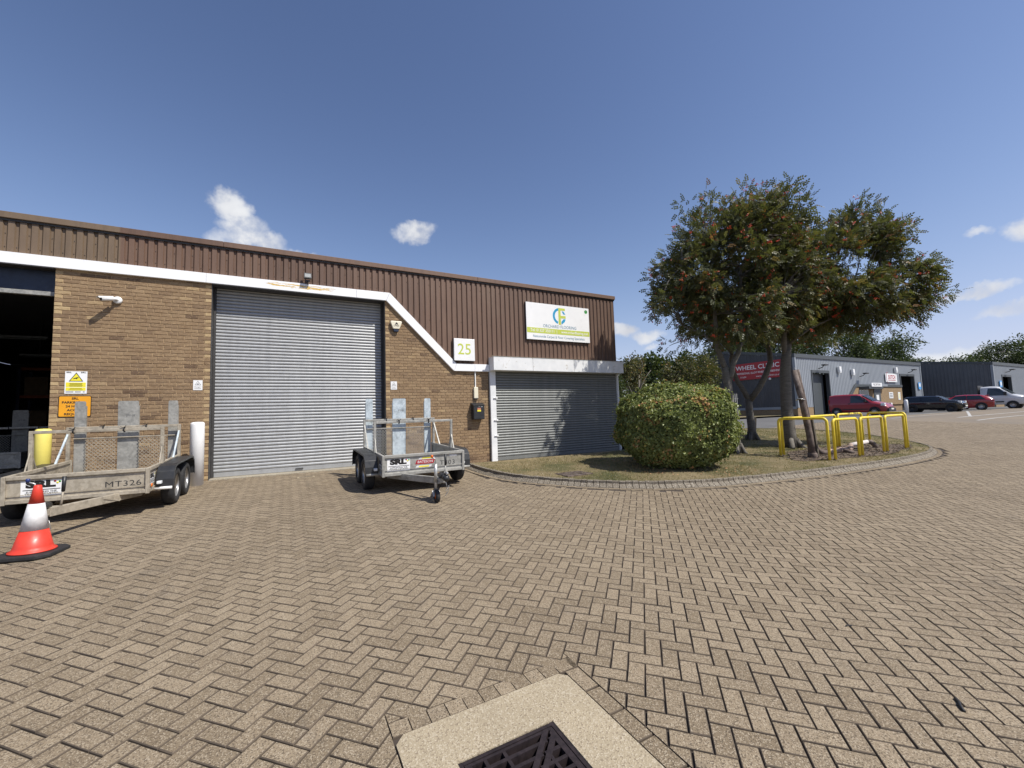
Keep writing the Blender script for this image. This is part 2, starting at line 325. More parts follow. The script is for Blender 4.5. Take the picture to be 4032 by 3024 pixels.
# ---------------------------------------------------------------- mesh helpers
def tag(o, label=None, cat=None, group=None, kind=None):
    for k, v in (('label', label), ('category', cat), ('group', group), ('kind', kind)):
        if v: o[k] = v
    return o
def link(o, parent=None, mat=None):
    COL.objects.link(o)
    if parent is not None: o.parent = parent
    if mat is not None: o.matrix_local = mat
    return o
def empty(name, mw=None, **kw):
    o = bpy.data.objects.new(name, None); COL.objects.link(o); o.empty_display_size = .2
    if mw is not None: o.matrix_world = mw if isinstance(mw, Matrix) else Matrix.Translation(mw)
    return tag(o, **kw)
def basis(x, y, z, o=(0, 0, 0)):
    m_ = Matrix.Identity(4)
    for i in range(3): m_[i][0], m_[i][1], m_[i][2], m_[i][3] = x[i], y[i], z[i], o[i]
    return m_
class MB:
    def __init__(s): s.v = []; s.f = []; s.mi = []; s.sm = []
    def add(s, vs, fs, mi=0, T=None, sm=False):
        k = len(s.v)
        s.v += [tuple(T @ Vector(p)) if T is not None else tuple(p) for p in vs]
        s.f += [tuple(k + i for i in f) for f in fs]; s.mi += [mi] * len(fs); s.sm += [sm] * len(fs)
        return s
    def box(s, x0, x1, y0, y1, z0, z1, mi=0, T=None):
        vs = [(x, y, z) for x in (x0, x1) for y in (y0, y1) for z in (z0, z1)]
        return s.add(vs, [(0, 1, 3, 2), (4, 6, 7, 5), (0, 4, 5, 1), (2, 3, 7, 6), (0, 2, 6, 4), (1, 5, 7, 3)], mi, T)
    def bar(s, p0, p1, w_, h_, up=(0, 0, 1), mi=0):
        p0, p1 = Vector(p0), Vector(p1); d = (p1 - p0); L = d.length; d.normalize()
        side = d.cross(Vector(up))
        if side.length < 1e-4: side = d.cross(Vector((1, 0, 0)))
        side.normalize(); u_ = side.cross(d)
        return s.box(0, L, -w_ / 2, w_ / 2, -h_ / 2, h_ / 2, mi, basis(d, side * -1, u_, p0))
    def tube(s, path, r, seg=8, mi=0, sm=True, cap=True, closed=False):
        P = [Vector(p) for p in path]; n = len(P); rs = r if isinstance(r, (list, tuple)) else [r] * n
        k = len(s.v); up = None; vs = []
        for i, p in enumerate(P):
            if closed: t_ = (P[(i + 1) % n] - P[i - 1])
            else: t_ = (P[min(i + 1, n - 1)] - P[max(i - 1, 0)])
            t_.normalize()
            if up is None:
                up = Vector((0, 0, 1)) if abs(t_.z) < .9 else Vector((1, 0, 0))
            a = up - t_ * up.dot(t_); a.normalize(); up = a; b_ = t_.cross(a)
            vs += [p + (a * math.cos(q) + b_ * math.sin(q)) * rs[i] for q in (2 * math.pi * j / seg for j in range(seg))]
        fs = []
        for i in range(n if closed else n - 1):
            for j in range(seg):
                i2 = (i + 1) % n
                fs.append((i * seg + j, i * seg + (j + 1) % seg, i2 * seg + (j + 1) % seg, i2 * seg + j))
        if cap and not closed:
            fs += [tuple(reversed(range(seg))), tuple((n - 1) * seg + j for j in range(seg))]
        return s.add(vs, fs, mi, None, sm)
    def lathe(s, prof, seg=24, T=None, mi=0, sm=True):
        vs = [(r_ * math.cos(2 * math.pi * j / seg), r_ * math.sin(2 * math.pi * j / seg), z) for r_, z in prof for j in range(seg)]
        fs = [(i * seg + j, i * seg + (j + 1) % seg, (i + 1) * seg + (j + 1) % seg, (i + 1) * seg + j) for i in range(len(prof) - 1) for j in range(seg)]
        if prof[0][0] > 1e-4: fs.append(tuple(reversed(range(seg))))
        if prof[-1][0] > 1e-4: fs.append(tuple((len(prof) - 1) * seg + j for j in range(seg)))
        return s.add(vs, fs, mi, T, sm)
    def prism(s, poly, z0, z1, T=None, mi=0):
        n = len(poly)
        ar = sum(poly[i][0] * poly[(i + 1) % n][1] - poly[(i + 1) % n][0] * poly[i][1] for i in range(n))
        if ar < 0: poly = poly[::-1]
        vs = [(x, y, z0) for x, y in poly] + [(x, y, z1) for x, y in poly]
        fs = [tuple(reversed(range(n))), tuple(range(n, 2 * n))] + [(i, (i + 1) % n, n + (i + 1) % n, n + i) for i in range(n)]
        return s.add(vs, fs, mi, T)
    def sheet(s, pts, mi=0): return s.add(pts, [tuple(range(len(pts)))], mi)
    def mesh(s, name, mats, bev=0., seg=2):
        me = bpy.data.meshes.new(name); me.from_pydata(s.v, [], s.f)
        for mt in (mats if isinstance(mats, (list, tuple)) else [mats]): me.materials.append(MATS[mt])
        me.polygons.foreach_set('material_index', s.mi); me.polygons.foreach_set('use_smooth', s.sm)
        if bev:
            bm = bmesh.new(); bm.from_mesh(me)
            es = [e for e in bm.edges if len(e.link_faces) == 2 and e.calc_face_angle(0) > .5]
            bmesh.ops.bevel(bm, geom=es, offset=bev, segments=seg, affect='EDGES', profile=.5, clamp_overlap=True)
            bm.to_mesh(me); bm.free()
        me.update(); return me
    def build(s, name, mats, parent=None, T=None, bev=0., **kw):
        o = bpy.data.objects.new(name, s.mesh(name, mats, bev))
        return tag(link(o, parent, T), **kw)
def obj(name, me, parent=None, T=None, **kw): return tag(link(bpy.data.objects.new(name, me), parent, T), **kw)
def copy_tree(o, parent=None):
    c_ = o.copy(); COL.objects.link(c_); c_.parent = parent
    if parent is not None: c_.matrix_local = o.matrix_local.copy()
    for ch in list(o.children): copy_tree(ch, c_)
    return c_
def np_mesh(name, verts, faces, mats, rnd=None, smooth=False):
    """verts (N,3), faces (F,k) with constant k"""
    me = bpy.data.meshes.new(name); F, k = faces.shape
    me.vertices.add(len(verts)); me.vertices.foreach_set('co', np.ascontiguousarray(verts, dtype=np.float32).ravel())
    me.loops.add(F * k); me.loops.foreach_set('vertex_index', faces.astype(np.int32).ravel())
    me.polygons.add(F); me.polygons.foreach_set('loop_start', np.arange(0, F * k, k, dtype=np.int32))
    me.polygons.foreach_set('use_smooth', np.full(F, smooth))
    for mt in (mats if isinstance(mats, (list, tuple)) else [mats]): me.materials.append(MATS[mt])
    if rnd is not None:
        at = me.attributes.new('rnd', 'FLOAT', 'FACE'); at.data.foreach_set('value', np.ascontiguousarray(rnd, dtype=np.float32))
    me.update(calc_edges=True); me.validate(); return me
def set_rnd(me, val):
    at = me.attributes.new('rnd', 'FLOAT', 'FACE'); at.data.foreach_set('value', np.full(len(me.polygons), val, dtype=np.float32))
def scatter(tv, tf, Rm, P, scale=None):
    """template verts (m,3), faces (q,k); rotations (N,3,3), positions (N,3)"""
    V = np.einsum('nij,mj->nmi', Rm, tv)
    if scale is not None: V = V * scale[:, None, None]
    V = V + P[:, None, :]
    N, m_ = len(P), len(tv)
    Fs = tf[None] + (np.arange(N) * m_)[:, None, None]
    return V.reshape(-1, 3), Fs.reshape(-1, tf.shape[1])
def rand_rot(n, up_bias=None):
    q = RNG.normal(size=(n, 4)); q /= np.linalg.norm(q, axis=1)[:, None]
    a, b_, c_, d_ = q.T
    return np.stack([np.stack([a*a+b_*b_-c_*c_-d_*d_, 2*(b_*c_-a*d_), 2*(b_*d_+a*c_)], -1), np.stack([2*(b_*c_+a*d_), a*a-b_*b_+c_*c_-d_*d_, 2*(c_*d_-a*b_)], -1), np.stack([2*(b_*d_-a*c_), 2*(c_*d_+a*b_), a*a-b_*b_-c_*c_+d_*d_], -1)], 1)
def normal_rot(z, twist):
    z = z / np.linalg.norm(z, axis=1)[:, None]; a = np.where(np.abs(z[:, 2:3]) < .9, np.array([[0., 0, 1]]), np.array([[1., 0, 0]]))
    x = np.cross(a, z); x /= np.linalg.norm(x, axis=1)[:, None]; y = np.cross(z, x); c_, s_ = np.cos(twist)[:, None], np.sin(twist)[:, None]
    return np.stack([x * c_ + y * s_, y * c_ - x * s_, z], -1)
def frame_rot(d, twist):
    """rotation matrices whose x axis is d, rolled by twist; z axis tends up"""
    d = d / np.linalg.norm(d, axis=1)[:, None]
    up = np.tile(np.array([0., 0, 1]), (len(d), 1)); y = np.cross(up, d); nn = np.linalg.norm(y, axis=1); y[nn < 1e-3] = (0, 1, 0)
    y /= np.linalg.norm(y, axis=1)[:, None]; z = np.cross(d, y)
    c_, s_ = np.cos(twist)[:, None], np.sin(twist)[:, None]
    return np.stack([d, y * c_ + z * s_, z * c_ - y * s_], -1)
VL = bpy.context.view_layer
def text(name, body, size, parent, T, mat, align='CENTER', weight=0., shear=0., ex=.0015, width=1., space=1., lead=1., **kw):
    cu = bpy.data.curves.new('lettering', 'FONT'); cu.body = body; cu.size = size; cu.align_x = align; cu.align_y = 'CENTER'
    cu.offset = weight * size; cu.shear = shear; cu.extrude = ex; cu.space_character = space; cu.space_line = lead; cu.resolution_u = 3
    tmp = bpy.data.objects.new('tmp', cu); COL.objects.link(tmp); VL.update()
    me = bpy.data.meshes.new_from_object(tmp.evaluated_get(bpy.context.evaluated_depsgraph_get()))
    bpy.data.objects.remove(tmp); bpy.data.curves.remove(cu)
    me.materials.clear(); me.materials.append(MATS[mat]); me.name = name
    return obj(name, me, parent, T @ Matrix.Diagonal((width, 1, 1, 1)), **kw)
FRONT = Matrix.Rotation(R(90), 4, 'X')          # lettering that faces out of the facade
def onwall(s, n, z): return Matrix.Translation((s, -n, z)) @ FRONT
def cdt(poly, step, zf, name, mats, hole=None, jit=.0):
    xs = [p[0] for p in poly]; ys = [p[1] for p in poly]; n = len(poly)
    def inside(x, y, pl):
        c_ = False; j = len(pl) - 1
        for i in range(len(pl)):
            if (pl[i][1] > y) != (pl[j][1] > y) and x < (pl[j][0] - pl[i][0]) * (y - pl[i][1]) / (pl[j][1] - pl[i][1]) + pl[i][0]: c_ = not c_
            j = i
        return c_
    pts = [Vector(p[:2]) for p in poly]; edges = [(i, (i + 1) % n) for i in range(n)]
    x = min(xs) + step * .5
    while x < max(xs):
        y = min(ys) + step * .5
        while y < max(ys):
            if inside(x, y, poly): pts.append(Vector((x, y)))
            y += step
        x += step
    v2, _, fs, *_ = delaunay_2d_cdt(pts, edges, [list(range(n))], 1, 1e-5)
    mb = MB(); mb.add([(p.x, p.y, zf(p.x, p.y)) for p in v2], [tuple(f) for f in fs])
    return mb
# ================================================================ GROUND AND PAVING (site frame: x = s, y = -n)
def zl(x, y, dz=0.): return float(gl(x, -y)) + dz
gs = [-600, -250, -100, -50, -25, -12, -6, -3] + list(range(0, 30, 1)) + [32, 35, 38, 42, 46, 50, 56, 62, 70, 80, 100, 140, 220, 400, 800]
gn = [-900, -500, -250, -120, -70, -45, -32, -26, -22, -18, -15, -12, -10, -8, -6, -4, -2, -1, 0, 1, 2, 3, 4, 5, 6, 7, 8, 9, 10, 11, 12, 13, 14, 18, 30, 80, 250, 600]
gs = sorted(gs + [4.43, 4.945]); gn = sorted(gn + [8.985, 9.5])
mb = MB(); vs = [(s, -n, float(gl(s, n)) - .05) for s in gs for n in gn]; k = len(gn)
gully_cell = lambda a, b: 4.5 < a < 4.9 and 9.1 < b < 9.4
mb.add(vs, [(i * k + j, i * k + j + 1, (i + 1) * k + j + 1, (i + 1) * k + j) for i in range(len(gs) - 1) for j in range(k - 1) if not gully_cell((gs[i] + gs[i + 1]) / 2, (gn[j] + gn[j + 1]) / 2)])
M('rough_ground', (.13, .12, .085), .95, var=.3, scale=.3, bump=.4, bscale=8)
mb.build('ground', 'rough_ground', None, B, kind='structure')

# kerb line (outer foot of the kerb), in (s, n)
KP = [(7.72, .62), (7.74, 1.2), (7.77, 2.1), (7.98, 3.0), (8.6, 3.87), (9.6, 4.86), (10.92, 5.5), (12.86, 5.86), (15.44, 6.12), (17.94, 6.2), (20.0, 6.03), (21.75, 5.4), (23.4, 3.9), (24.5, 2.2), (24.95, .3), (24.7, -1.6), (23.9, -2.9), (21, -5.0), (16, -8.6)]
def crom(P, n=14):
    out = []
    for i in range(len(P) - 1):
        p0, p1, p2, p3 = P[max(i - 1, 0)], P[i], P[i + 1], P[min(i + 2, len(P) - 1)]
        for j in range(n):
            t = j / n
            out.append(tuple(.5 * (2 * b + (c - a) * t + (2 * a - 5 * b + 4 * c - d) * t * t + (3 * b - a - 3 * c + d) * t ** 3) for a, b, c, d in zip(p0, p1, p2, p3)))
    out.append(P[-1]); return out
KL = crom(KP)
def resample(L, step):
    out = []; acc_ = 0.; nxt = step / 2
    for (a, b), (c, d) in zip(L[:-1], L[1:]):
        l = math.hypot(c - a, d - b)
        while acc_ + l >= nxt:
            t = (nxt - acc_) / l; out.append((a + (c - a) * t, b + (d - b) * t, (c - a) / l, (d - b) / l)); nxt += step
        acc_ += l
    return out
KPOLY = [(s, n) for s, n in KL] + [(13.9, -8.6), (13.9, .1), (7.72, .1)]
def in_poly(x, y, pl):
    c_ = np.zeros(np.shape(x), bool); j = len(pl) - 1
    for i in range(len(pl)):
        xi, yi = pl[i]; xj, yj = pl[j]
        if yi != yj: c_ ^= ((yi > y) != (yj > y)) & (x < (xj - xi) * (y - yi) / (yj - yi) + xi)
        j = i
    return c_
def offset_line(L, d):
    out = []
    for i in range(len(L)):
        a, b = L[max(i - 1, 0)], L[min(i + 1, len(L) - 1)]
        tx, tn = b[0] - a[0], b[1] - a[1]; l = math.hypot(tx, tn) or 1
        out.append((L[i][0] - tn / l * d, L[i][1] + tx / l * d))     # outward
    return out
KOUT = offset_line(KL, .245)
KOUTP = KOUT + [(13.9, -8.6), (13.9, .1), (7.4, .1)]

# bed of the block paving
bed = [(-9, .25), (-9, 16), (46, 16), (46, -2.2), (26, -2.2), (24, -2.2), (14.5, .3)]
mb = MB(); ss = [-9, -6, -3] + [x * .8 for x in range(0, 40)] + [33, 36, 40, 46]; nn = [-3.3, -2.5, -1.6, -.8, -.28, 0, .8] + [1 + x for x in range(1, 16)]
ss = sorted(ss + [4.43, 4.945]); nn = sorted(nn + [8.985, 9.5])
vs = [(s, -n, float(gl(s, n)) - .013) for s in ss for n in nn]; k = len(nn); fs = []
for i in range(len(ss) - 1):
    for j in range(k - 1):
        cs_, cn_ = (ss[i] + ss[i + 1]) / 2, (nn[j] + nn[j + 1]) / 2
        if gully_cell(cs_, cn_): continue
        if cn_ < .3 and ss[i] < 24.0: 
            if not (cn_ > -.35 and -9 <= cs_ < 9): continue
        fs.append((i * k + j, i * k + j + 1, (i + 1) * k + j + 1, (i + 1) * k + j))
mb.add(vs, fs)
paving = mb.build('paving', 'joint_sand', None, B, kind='structure')

# herringbone blocks, 200 x 100, laid at 45 degrees to the facade
ANG = R(-16.9); OX, OY = -.208, 3.335           # a known block corner
ex_, ey_ = np.array([math.cos(ANG), math.sin(ANG)]), np.array([-math.sin(ANG), math.cos(ANG)])
U = .1005
I, J = np.meshgrid(np.arange(-260, 330), np.arange(-150, 330), indexing='ij'); D4 = (I + J) % 4
def to_sn(x, y): return (x - X0) * CS + (y - Y0) * SN, (x - X0) * SN - (y - Y0) * CS
rows = []
for dval, (lx, ly) in ((0, (2, 1)), (2, (1, 2))):
    sel = D4 == dval; i, j = I[sel], J[sel]
    cxu, cyu = (i + lx / 2) * U, (j + ly / 2 - 1) * U
    x = OX + cxu * ex_[0] + cyu * ey_[0]; y = OY + cxu * ex_[1] + cyu * ey_[1]
    rows.append(np.stack([x, y, np.full(x.shape, lx)], -1))
PV = np.concatenate(rows)
S_, N_ = to_sn(PV[:, 0], PV[:, 1])
inner = offset_line(KL, .19)
innerP = inner + [(13.9, -8.6), (13.9, .1), (7.5, .1)]
ok = (N_ > -.2) | ((S_ > 24.5) & (N_ > -2.2))
ok &= ~((N_ < .04) & (S_ < 7.7) & (S_ > 2.42)) & ~((N_ < .045) & (S_ <= 2.42) & (S_ > -.2)) & ~((N_ < .06) & (S_ >= 6.0) & (S_ < 14))
ok &= ~in_poly(S_, N_, innerP) & (S_ > -8.5) & (S_ < 34) & (N_ < 13.6)
# camera window with a wide margin
P3 = np.stack([PV[:, 0], PV[:, 1], gl(S_, N_) - CAMZ], -1)
zc = P3 @ np.array(fw); xc = P3 @ np.array(rv) / np.maximum(zc, .05); yc = P3 @ np.array(uv) / np.maximum(zc, .05)
ok &= ((zc > .35) & (np.abs(xc) < 1.75) & (yc > -1.7)) | (np.hypot(P3[:, 0], P3[:, 1]) < 5.5)
GS0, GS1, GN0, GN1 = 4.21, 5.22, 8.70, 9.69       # concrete gully surround
BW = .108
inb = (S_ > GS0 - BW) & (S_ < GS1 + BW) & (N_ > GN0 - .005) & (N_ < GN1 + BW)
half = np.where(PV[:, 2] == 2, .5, .5)
near_g = (S_ > GS0 - BW - .13) & (S_ < GS1 + BW + .13) & (N_ > GN0 - .13) & (N_ < GN1 + BW + .13)
full = ok & ~near_g
area = 1 / np.maximum(zc, .3) ** 3
inframe = (np.abs(xc) < 1.21) & (np.abs(yc) < .91)
idx = np.where(full)[0]
order = idx[np.argsort(-(area * inframe)[idx])]
big, rest = order[:300], order[300:]
def paver_template(lx, ly, ch=.0038, gap=.0062, dep=.014):
    a, b = lx * U / 2 - gap / 2, ly * U / 2 - gap / 2
    ring = lambda q, z: [(-a + q, -b + q, z), (a - q, -b + q, z), (a - q, b - q, z), (-a + q, b - q, z)]
    v = ring(ch, 0) + ring(0, -ch) + ring(-.0008, -dep)
    f = [(0, 1, 2, 3)] + [(4 + i, 4 + (i + 1) % 4, (i + 1) % 4, i) for i in range(4)] + [(8 + i, 8 + (i + 1) % 4, 4 + (i + 1) % 4, 4 + i) for i in range(4)]
    return v, f
PVM = {1: [], 2: []}
for lx, ly in ((2, 1), (1, 2)):
    for q in range(9):
        v, f = paver_template(lx, ly, ch=.003 + .002 * random.random(), gap=.0055 + .0025 * random.random())
        mbp = MB().add(v, f[:1], 0); mbp.add(v, f[1:], 1); me = mbp.mesh('paver', ['paver', 'paver_edge']); set_rnd(me, (q + .5) / 9); PVM[lx].append(me)
inv = B.inverted()
for i in big:
    x, y, lx = PV[i]; s, n = S_[i], N_[i]; e = .02
    gx = (gz(x + e, y) - gz(x - e, y)) / (2 * e); gy = (gz(x, y + e) - gz(x, y - e)) / (2 * e)
    gx += random.gauss(0, .006); gy += random.gauss(0, .006)
    ax = Vector((ex_[0], ex_[1], ex_[0] * gx + ex_[1] * gy)).normalized(); ay = Vector((ey_[0], ey_[1], ey_[0] * gx + ey_[1] * gy)).normalized(); az_ = ax.cross(ay).normalized(); ay = az_.cross(ax)
    T = basis(ax, ay, az_, (x, y, gz(x, y) + random.gauss(0, .0009))) @ Matrix.Rotation(random.gauss(0, .006), 4, 'Z')
    obj('paver', random.choice(PVM[int(lx)]), paving, inv @ T)
allv, allf, allr = [], [], []; base_i = 0
for lx, ly in ((2, 1), (1, 2)):
    q = rest[PV[rest, 2] == lx]; v, f = paver_template(lx, ly); v = np.array(v); f = np.array(f)
    n = len(q); tw = RNG.normal(0, .007, n); c_, s_ = np.cos(tw), np.sin(tw)
    vx = v[None, :, 0] * c_[:, None] - v[None, :, 1] * s_[:, None]; vy = v[None, :, 0] * s_[:, None] + v[None, :, 1] * c_[:, None]
    x = PV[q, 0][:, None] + vx * ex_[0] + vy * ey_[0]; y = PV[q, 1][:, None] + vx * ex_[1] + vy * ey_[1]
    S2, N2 = to_sn(x, y); tz = RNG.normal(0, .006, (n, 2))
    z = gl(S2, N2) + v[None, :, 2] + RNG.normal(0, .0009, n)[:, None] + vx * tz[:, :1] + vy * tz[:, 1:]
    allv.append(np.stack([S2, -N2, z], -1).reshape(-1, 3))
    allf.append((f[None] + (np.arange(n) * len(v))[:, None, None] + base_i).reshape(-1, 4)); allr.append(np.repeat(RNG.random(n), len(f))); base_i += n * len(v)
allf = np.concatenate(allf); me = np_mesh('paving_blocks', np.concatenate(allv), allf, ['paver', 'paver_edge'], np.concatenate(allr)); me.polygons.foreach_set('material_index', np.tile(np.array([0] + [1] * 8, dtype=np.int32), len(allf) // 9))
obj('paving_blocks', me, paving, kind='stuff')
# cut blocks round the gully surround
def clip(poly, nx, ny, d):          # keep nx*x+ny*y <= d
    out = []
    for a, b in zip(poly, poly[1:] + poly[:1]):
        da, db = nx * a[0] + ny * a[1] - d, nx * b[0] + ny * b[1] - d
        if da <= 0: out.append(a)
        if (da < 0) != (db < 0) and abs(da - db) > 1e-9:
            t = da / (da - db); out.append((a[0] + (b[0] - a[0]) * t, a[1] + (b[1] - a[1]) * t))
    return out
def parea(p): return abs(sum(p[i][0] * p[(i + 1) % len(p)][1] - p[(i + 1) % len(p)][0] * p[i][1] for i in range(len(p)))) / 2
def slab_piece(poly, name, mat, parent, top=0., dep=.02, shrink=.003, val=None):
    cx_, cy_ = sum(p[0] for p in poly) / len(poly), sum(p[1] for p in poly) / len(poly)
    pl = []
    for x, y in poly:
        d = math.hypot(x - cx_, y - cy_) or 1; pl.append((x - (x - cx_) / d * shrink, y - (y - cy_) / d * shrink))
    a = sum(pl[i][0] * pl[(i + 1) % len(pl)][1] - pl[(i + 1) % len(pl)][0] * pl[i][1] for i in range(len(pl)))
    if a < 0: pl = pl[::-1]
    n = len(pl); mb_ = MB()
    ins = [(x - (x - cx_) * .03, y - (y - cy_) * .03) for x, y in pl]
    vs_ = [(x, y, zl(x, y, top)) for x, y in ins] + [(x, y, zl(x, y, top - .004)) for x, y in pl] + [(x, y, zl(x, y, top - dep)) for x, y in pl]
    fs_ = [tuple(range(n))] + [(n + i, n + (i + 1) % n, (i + 1) % n, i) for i in range(n)] + [(2 * n + i, 2 * n + (i + 1) % n, n + (i + 1) % n, n + i) for i in range(n)]
    mb_.add(vs_, fs_[:1], 0); mb_.add(vs_, fs_[1:], 1); me_ = mb_.mesh(name, [mat, 'paver_edge']); set_rnd(me_, random.random() if val is None else val)
    return obj(name, me_, parent)
for i in np.where(ok & near_g)[0]:
    x, y, lx = PV[i]; a, b = (.5 * lx * U - .003), (.5 * (3 - lx) * U - .003)
    quad = []
    for qx, qy in ((-a, -b), (a, -b), (a, b), (-a, b)):
        s, n = to_sn(x + qx * ex_[0] + qy * ey_[0], y + qx * ex_[1] + qy * ey_[1]); quad.append((s, -n))
    x0_, x1_, y0_, y1_ = GS0 - .001, GS1 + BW, -(GN1 + .002), -(GN0 - BW)
    pcs = [clip(quad, 1, 0, x0_), clip(quad, -1, 0, -x1_)]
    mid = clip(clip(quad, -1, 0, -x0_), 1, 0, x1_)
    if mid: pcs += [clip(mid, 0, 1, y0_), clip(mid, 0, -1, -y1_)]
    for p in pcs:
        if len(p) > 2 and parea(p) > .0002: slab_piece(p, 'cut_paver', 'paver', paving)
# soldier course on two sides of the surround
for i in range(12):
    s = GS0 + i * .0985
    if s > GS1 + BW - .02: continue
    slab_piece([(s, -(GN0 - .004)), ((s + .0975 if i < 10 else GS1 + BW), -(GN0 - .004)), ((s + .0975 if i < 10 else GS1 + BW), -(GN0 - BW + .002)), (s, -(GN0 - BW + .002))], 'edge_paver', 'paver', paving, shrink=.001)
for i in range(5):
    n0 = GN0 + i * .2
    slab_piece([(GS1 + .006, -n0), (GS1 + BW - .004, -n0), (GS1 + BW - .004, -(n0 + .195)), (GS1 + .006, -(n0 + .195))], 'edge_paver', 'paver', paving)
# gully: concrete surround, iron frame and slotted grate
gx0, gx1, gn0, gn1 = 4.43, 4.945, 8.985, 9.5
gul = empty('drain_gully', B @ Matrix.Translation((4.68, -9.3, zl(4.68, -9.3))), label='iron drain grate in a pale exposed-aggregate concrete surround at the camera\'s feet', cat='drain')
gi = gul.matrix_world.inverted() @ B
mb = MB()
def gquad(a0, a1, b0, b1, top, dep): 
    pts = [(a0, -b0), (a1, -b0), (a1, -b1), (a0, -b1)]
    ch = .03 if (a0 == GS0) else 0
    pl = pts[::-1]
    mb.add([(x, y, zl(x, y, top)) for x, y in pl] + [(x, y, zl(x, y, top - dep)) for x, y in pl], [(0, 1, 2, 3), (4, 5, 1, 0), (5, 6, 2, 1), (6, 7, 3, 2), (7, 4, 0, 3)])
oc = [(GS0 + .05, GN0), (GS1 - .04, GN0), (GS1, GN0 + .04), (GS1, GN1), (GS0 + .004, GN1), (GS0 + .004, GN0 + .05)]; ic = [(gx0, gn0), (gx1, gn0), (gx1, gn0), (gx1, gn1), (gx0, gn1), (gx0, gn0)]
top_ = [(s, -n, zl(s, -n, .002)) for s, n in oc]; ti_ = [(s, -n, zl(s, -n, .002)) for s, n in ic]; bo_ = [(x, y, z - .12) for x, y, z in top_]; bi_ = [(x, y, z - .12) for x, y, z in ti_]; v6 = top_ + ti_ + bo_ + bi_
fs6 = []
for i in range(6):
    j = (i + 1) % 6; a4 = [j, i, 6 + i, 6 + j]
    if ic[i] == ic[j]: a4 = [j, i, 6 + i]
    fs6.append(tuple(a4)); fs6.append((i, j, 12 + j, 12 + i))
    if ic[i] != ic[j]: fs6.append((6 + j, 6 + i, 18 + i, 18 + j))
mb.add(v6, fs6)
so = mb.build('concrete_surround', 'gully_concrete', gul, gi); bm = bmesh.new(); bm.from_mesh(so.data); bmesh.ops.remove_doubles(bm, verts=bm.verts, dist=1e-5); bmesh.ops.recalc_face_normals(bm, faces=bm.faces); bm.to_mesh(so.data); bm.free()
mb = MB()
for a0, a1, b0, b1 in ((gx0 + .002, gx0 + .02, gn0, gn1), (gx1 - .02, gx1 - .002, gn0, gn1), (gx0 + .02, gx1 - .02, gn0 + .002, gn0 + .02), (gx0 + .02, gx1 - .02, gn1 - .02, gn1 - .002)): gquad(a0, a1, b0, b1, -.003, .09)
mb.build('frame', 'iron', gul, gi)
zc0 = zl(4.66, -9.3)
def gpt(s, n, dz): return (s, -n, zl(s, -n, dz))
# two triangular leaves split along the diagonal, bars parallel to the facade
mb = MB()
a0, a1, b0, b1 = gx0 + .024, gx1 - .024, gn0 + .024, gn1 - .024; w_ = a1 - a0
def gp(poly, top=-.005, dep=.05):
    n = len(poly); vs_ = [gpt(s, n_, top) for s, n_ in poly] + [gpt(s, n_, top - dep) for s, n_ in poly]
    ar = sum(poly[i][0] * -poly[(i + 1) % n][1] + poly[(i + 1) % n][0] * poly[i][1] for i in range(n))
    od = list(range(n)) if ar > 0 else list(range(n))[::-1]
    mb.add(vs_, [tuple(od)] + [(n + i, n + (i + 1) % n, (i + 1) % n, i) for i in range(n)])
for leaf in (0, 1):
    mb = MB()
    for k_ in range(9):
        t0 = k_ / 8.; e0 = b0 + (b1 - b0) * t0; hw = .009 if k_ not in (0, 8) else .014
        lo, hi = max(b0, e0 - hw), min(b1, e0 + hw)
        d_ = (e0 - b0)
        if leaf == 0: s_lo, s_hi = a0, a1 - d_ - .006
        else: s_lo, s_hi = a1 - d_ + .006, a1
        if s_hi - s_lo > .02: gp([(s_lo, lo), (s_hi, lo), (s_hi, hi), (s_lo, hi)])
    # rim and diagonal rib, cross ribs
    if leaf == 0: gp([(a0, b0), (a0 + .03, b0), (a0 + .03, b1 - .03), (a0, b1)], -.004); gp([(a1 - .012, b0), (a1 - .05, b0), (a0, b1 - .05), (a0, b1 - .012)], -.003)
    else: gp([(a1 - .03, b1), (a1, b1), (a1, b0), (a1 - .03, b0 + .03)], -.004); gp([(a1, b0 + .012), (a1, b0 + .05), (a0 + .05, b1), (a0 + .012, b1)], -.003)
    for q in (.33, .66):
        if leaf == 0: gp([(a0 + w_ * q * .62 - .008, b0), (a0 + w_ * q * .62 + .008, b0), (a0 + w_ * q * .62 + .008, b1 - w_ * q * .62 - .03), (a0 + w_ * q * .62 - .008, b1 - w_ * q * .62 - .03)], -.006)
        else: gp([(a1 - w_ * q * .62 - .008, b1), (a1 - w_ * q * .62 + .008, b1), (a1 - w_ * q * .62 + .008, b0 + w_ * q * .62 + .03), (a1 - w_ * q * .62 - .008, b0 + w_ * q * .62 + .03)], -.006)
    mb.build('grate_leaf', 'iron', gul, gi)
mb = MB(); gquad(gx0 + .01, gx1 - .01, gn0 + .01, gn1 - .01, -.16, .02); mb.build('sump', 'black', gul, gi)

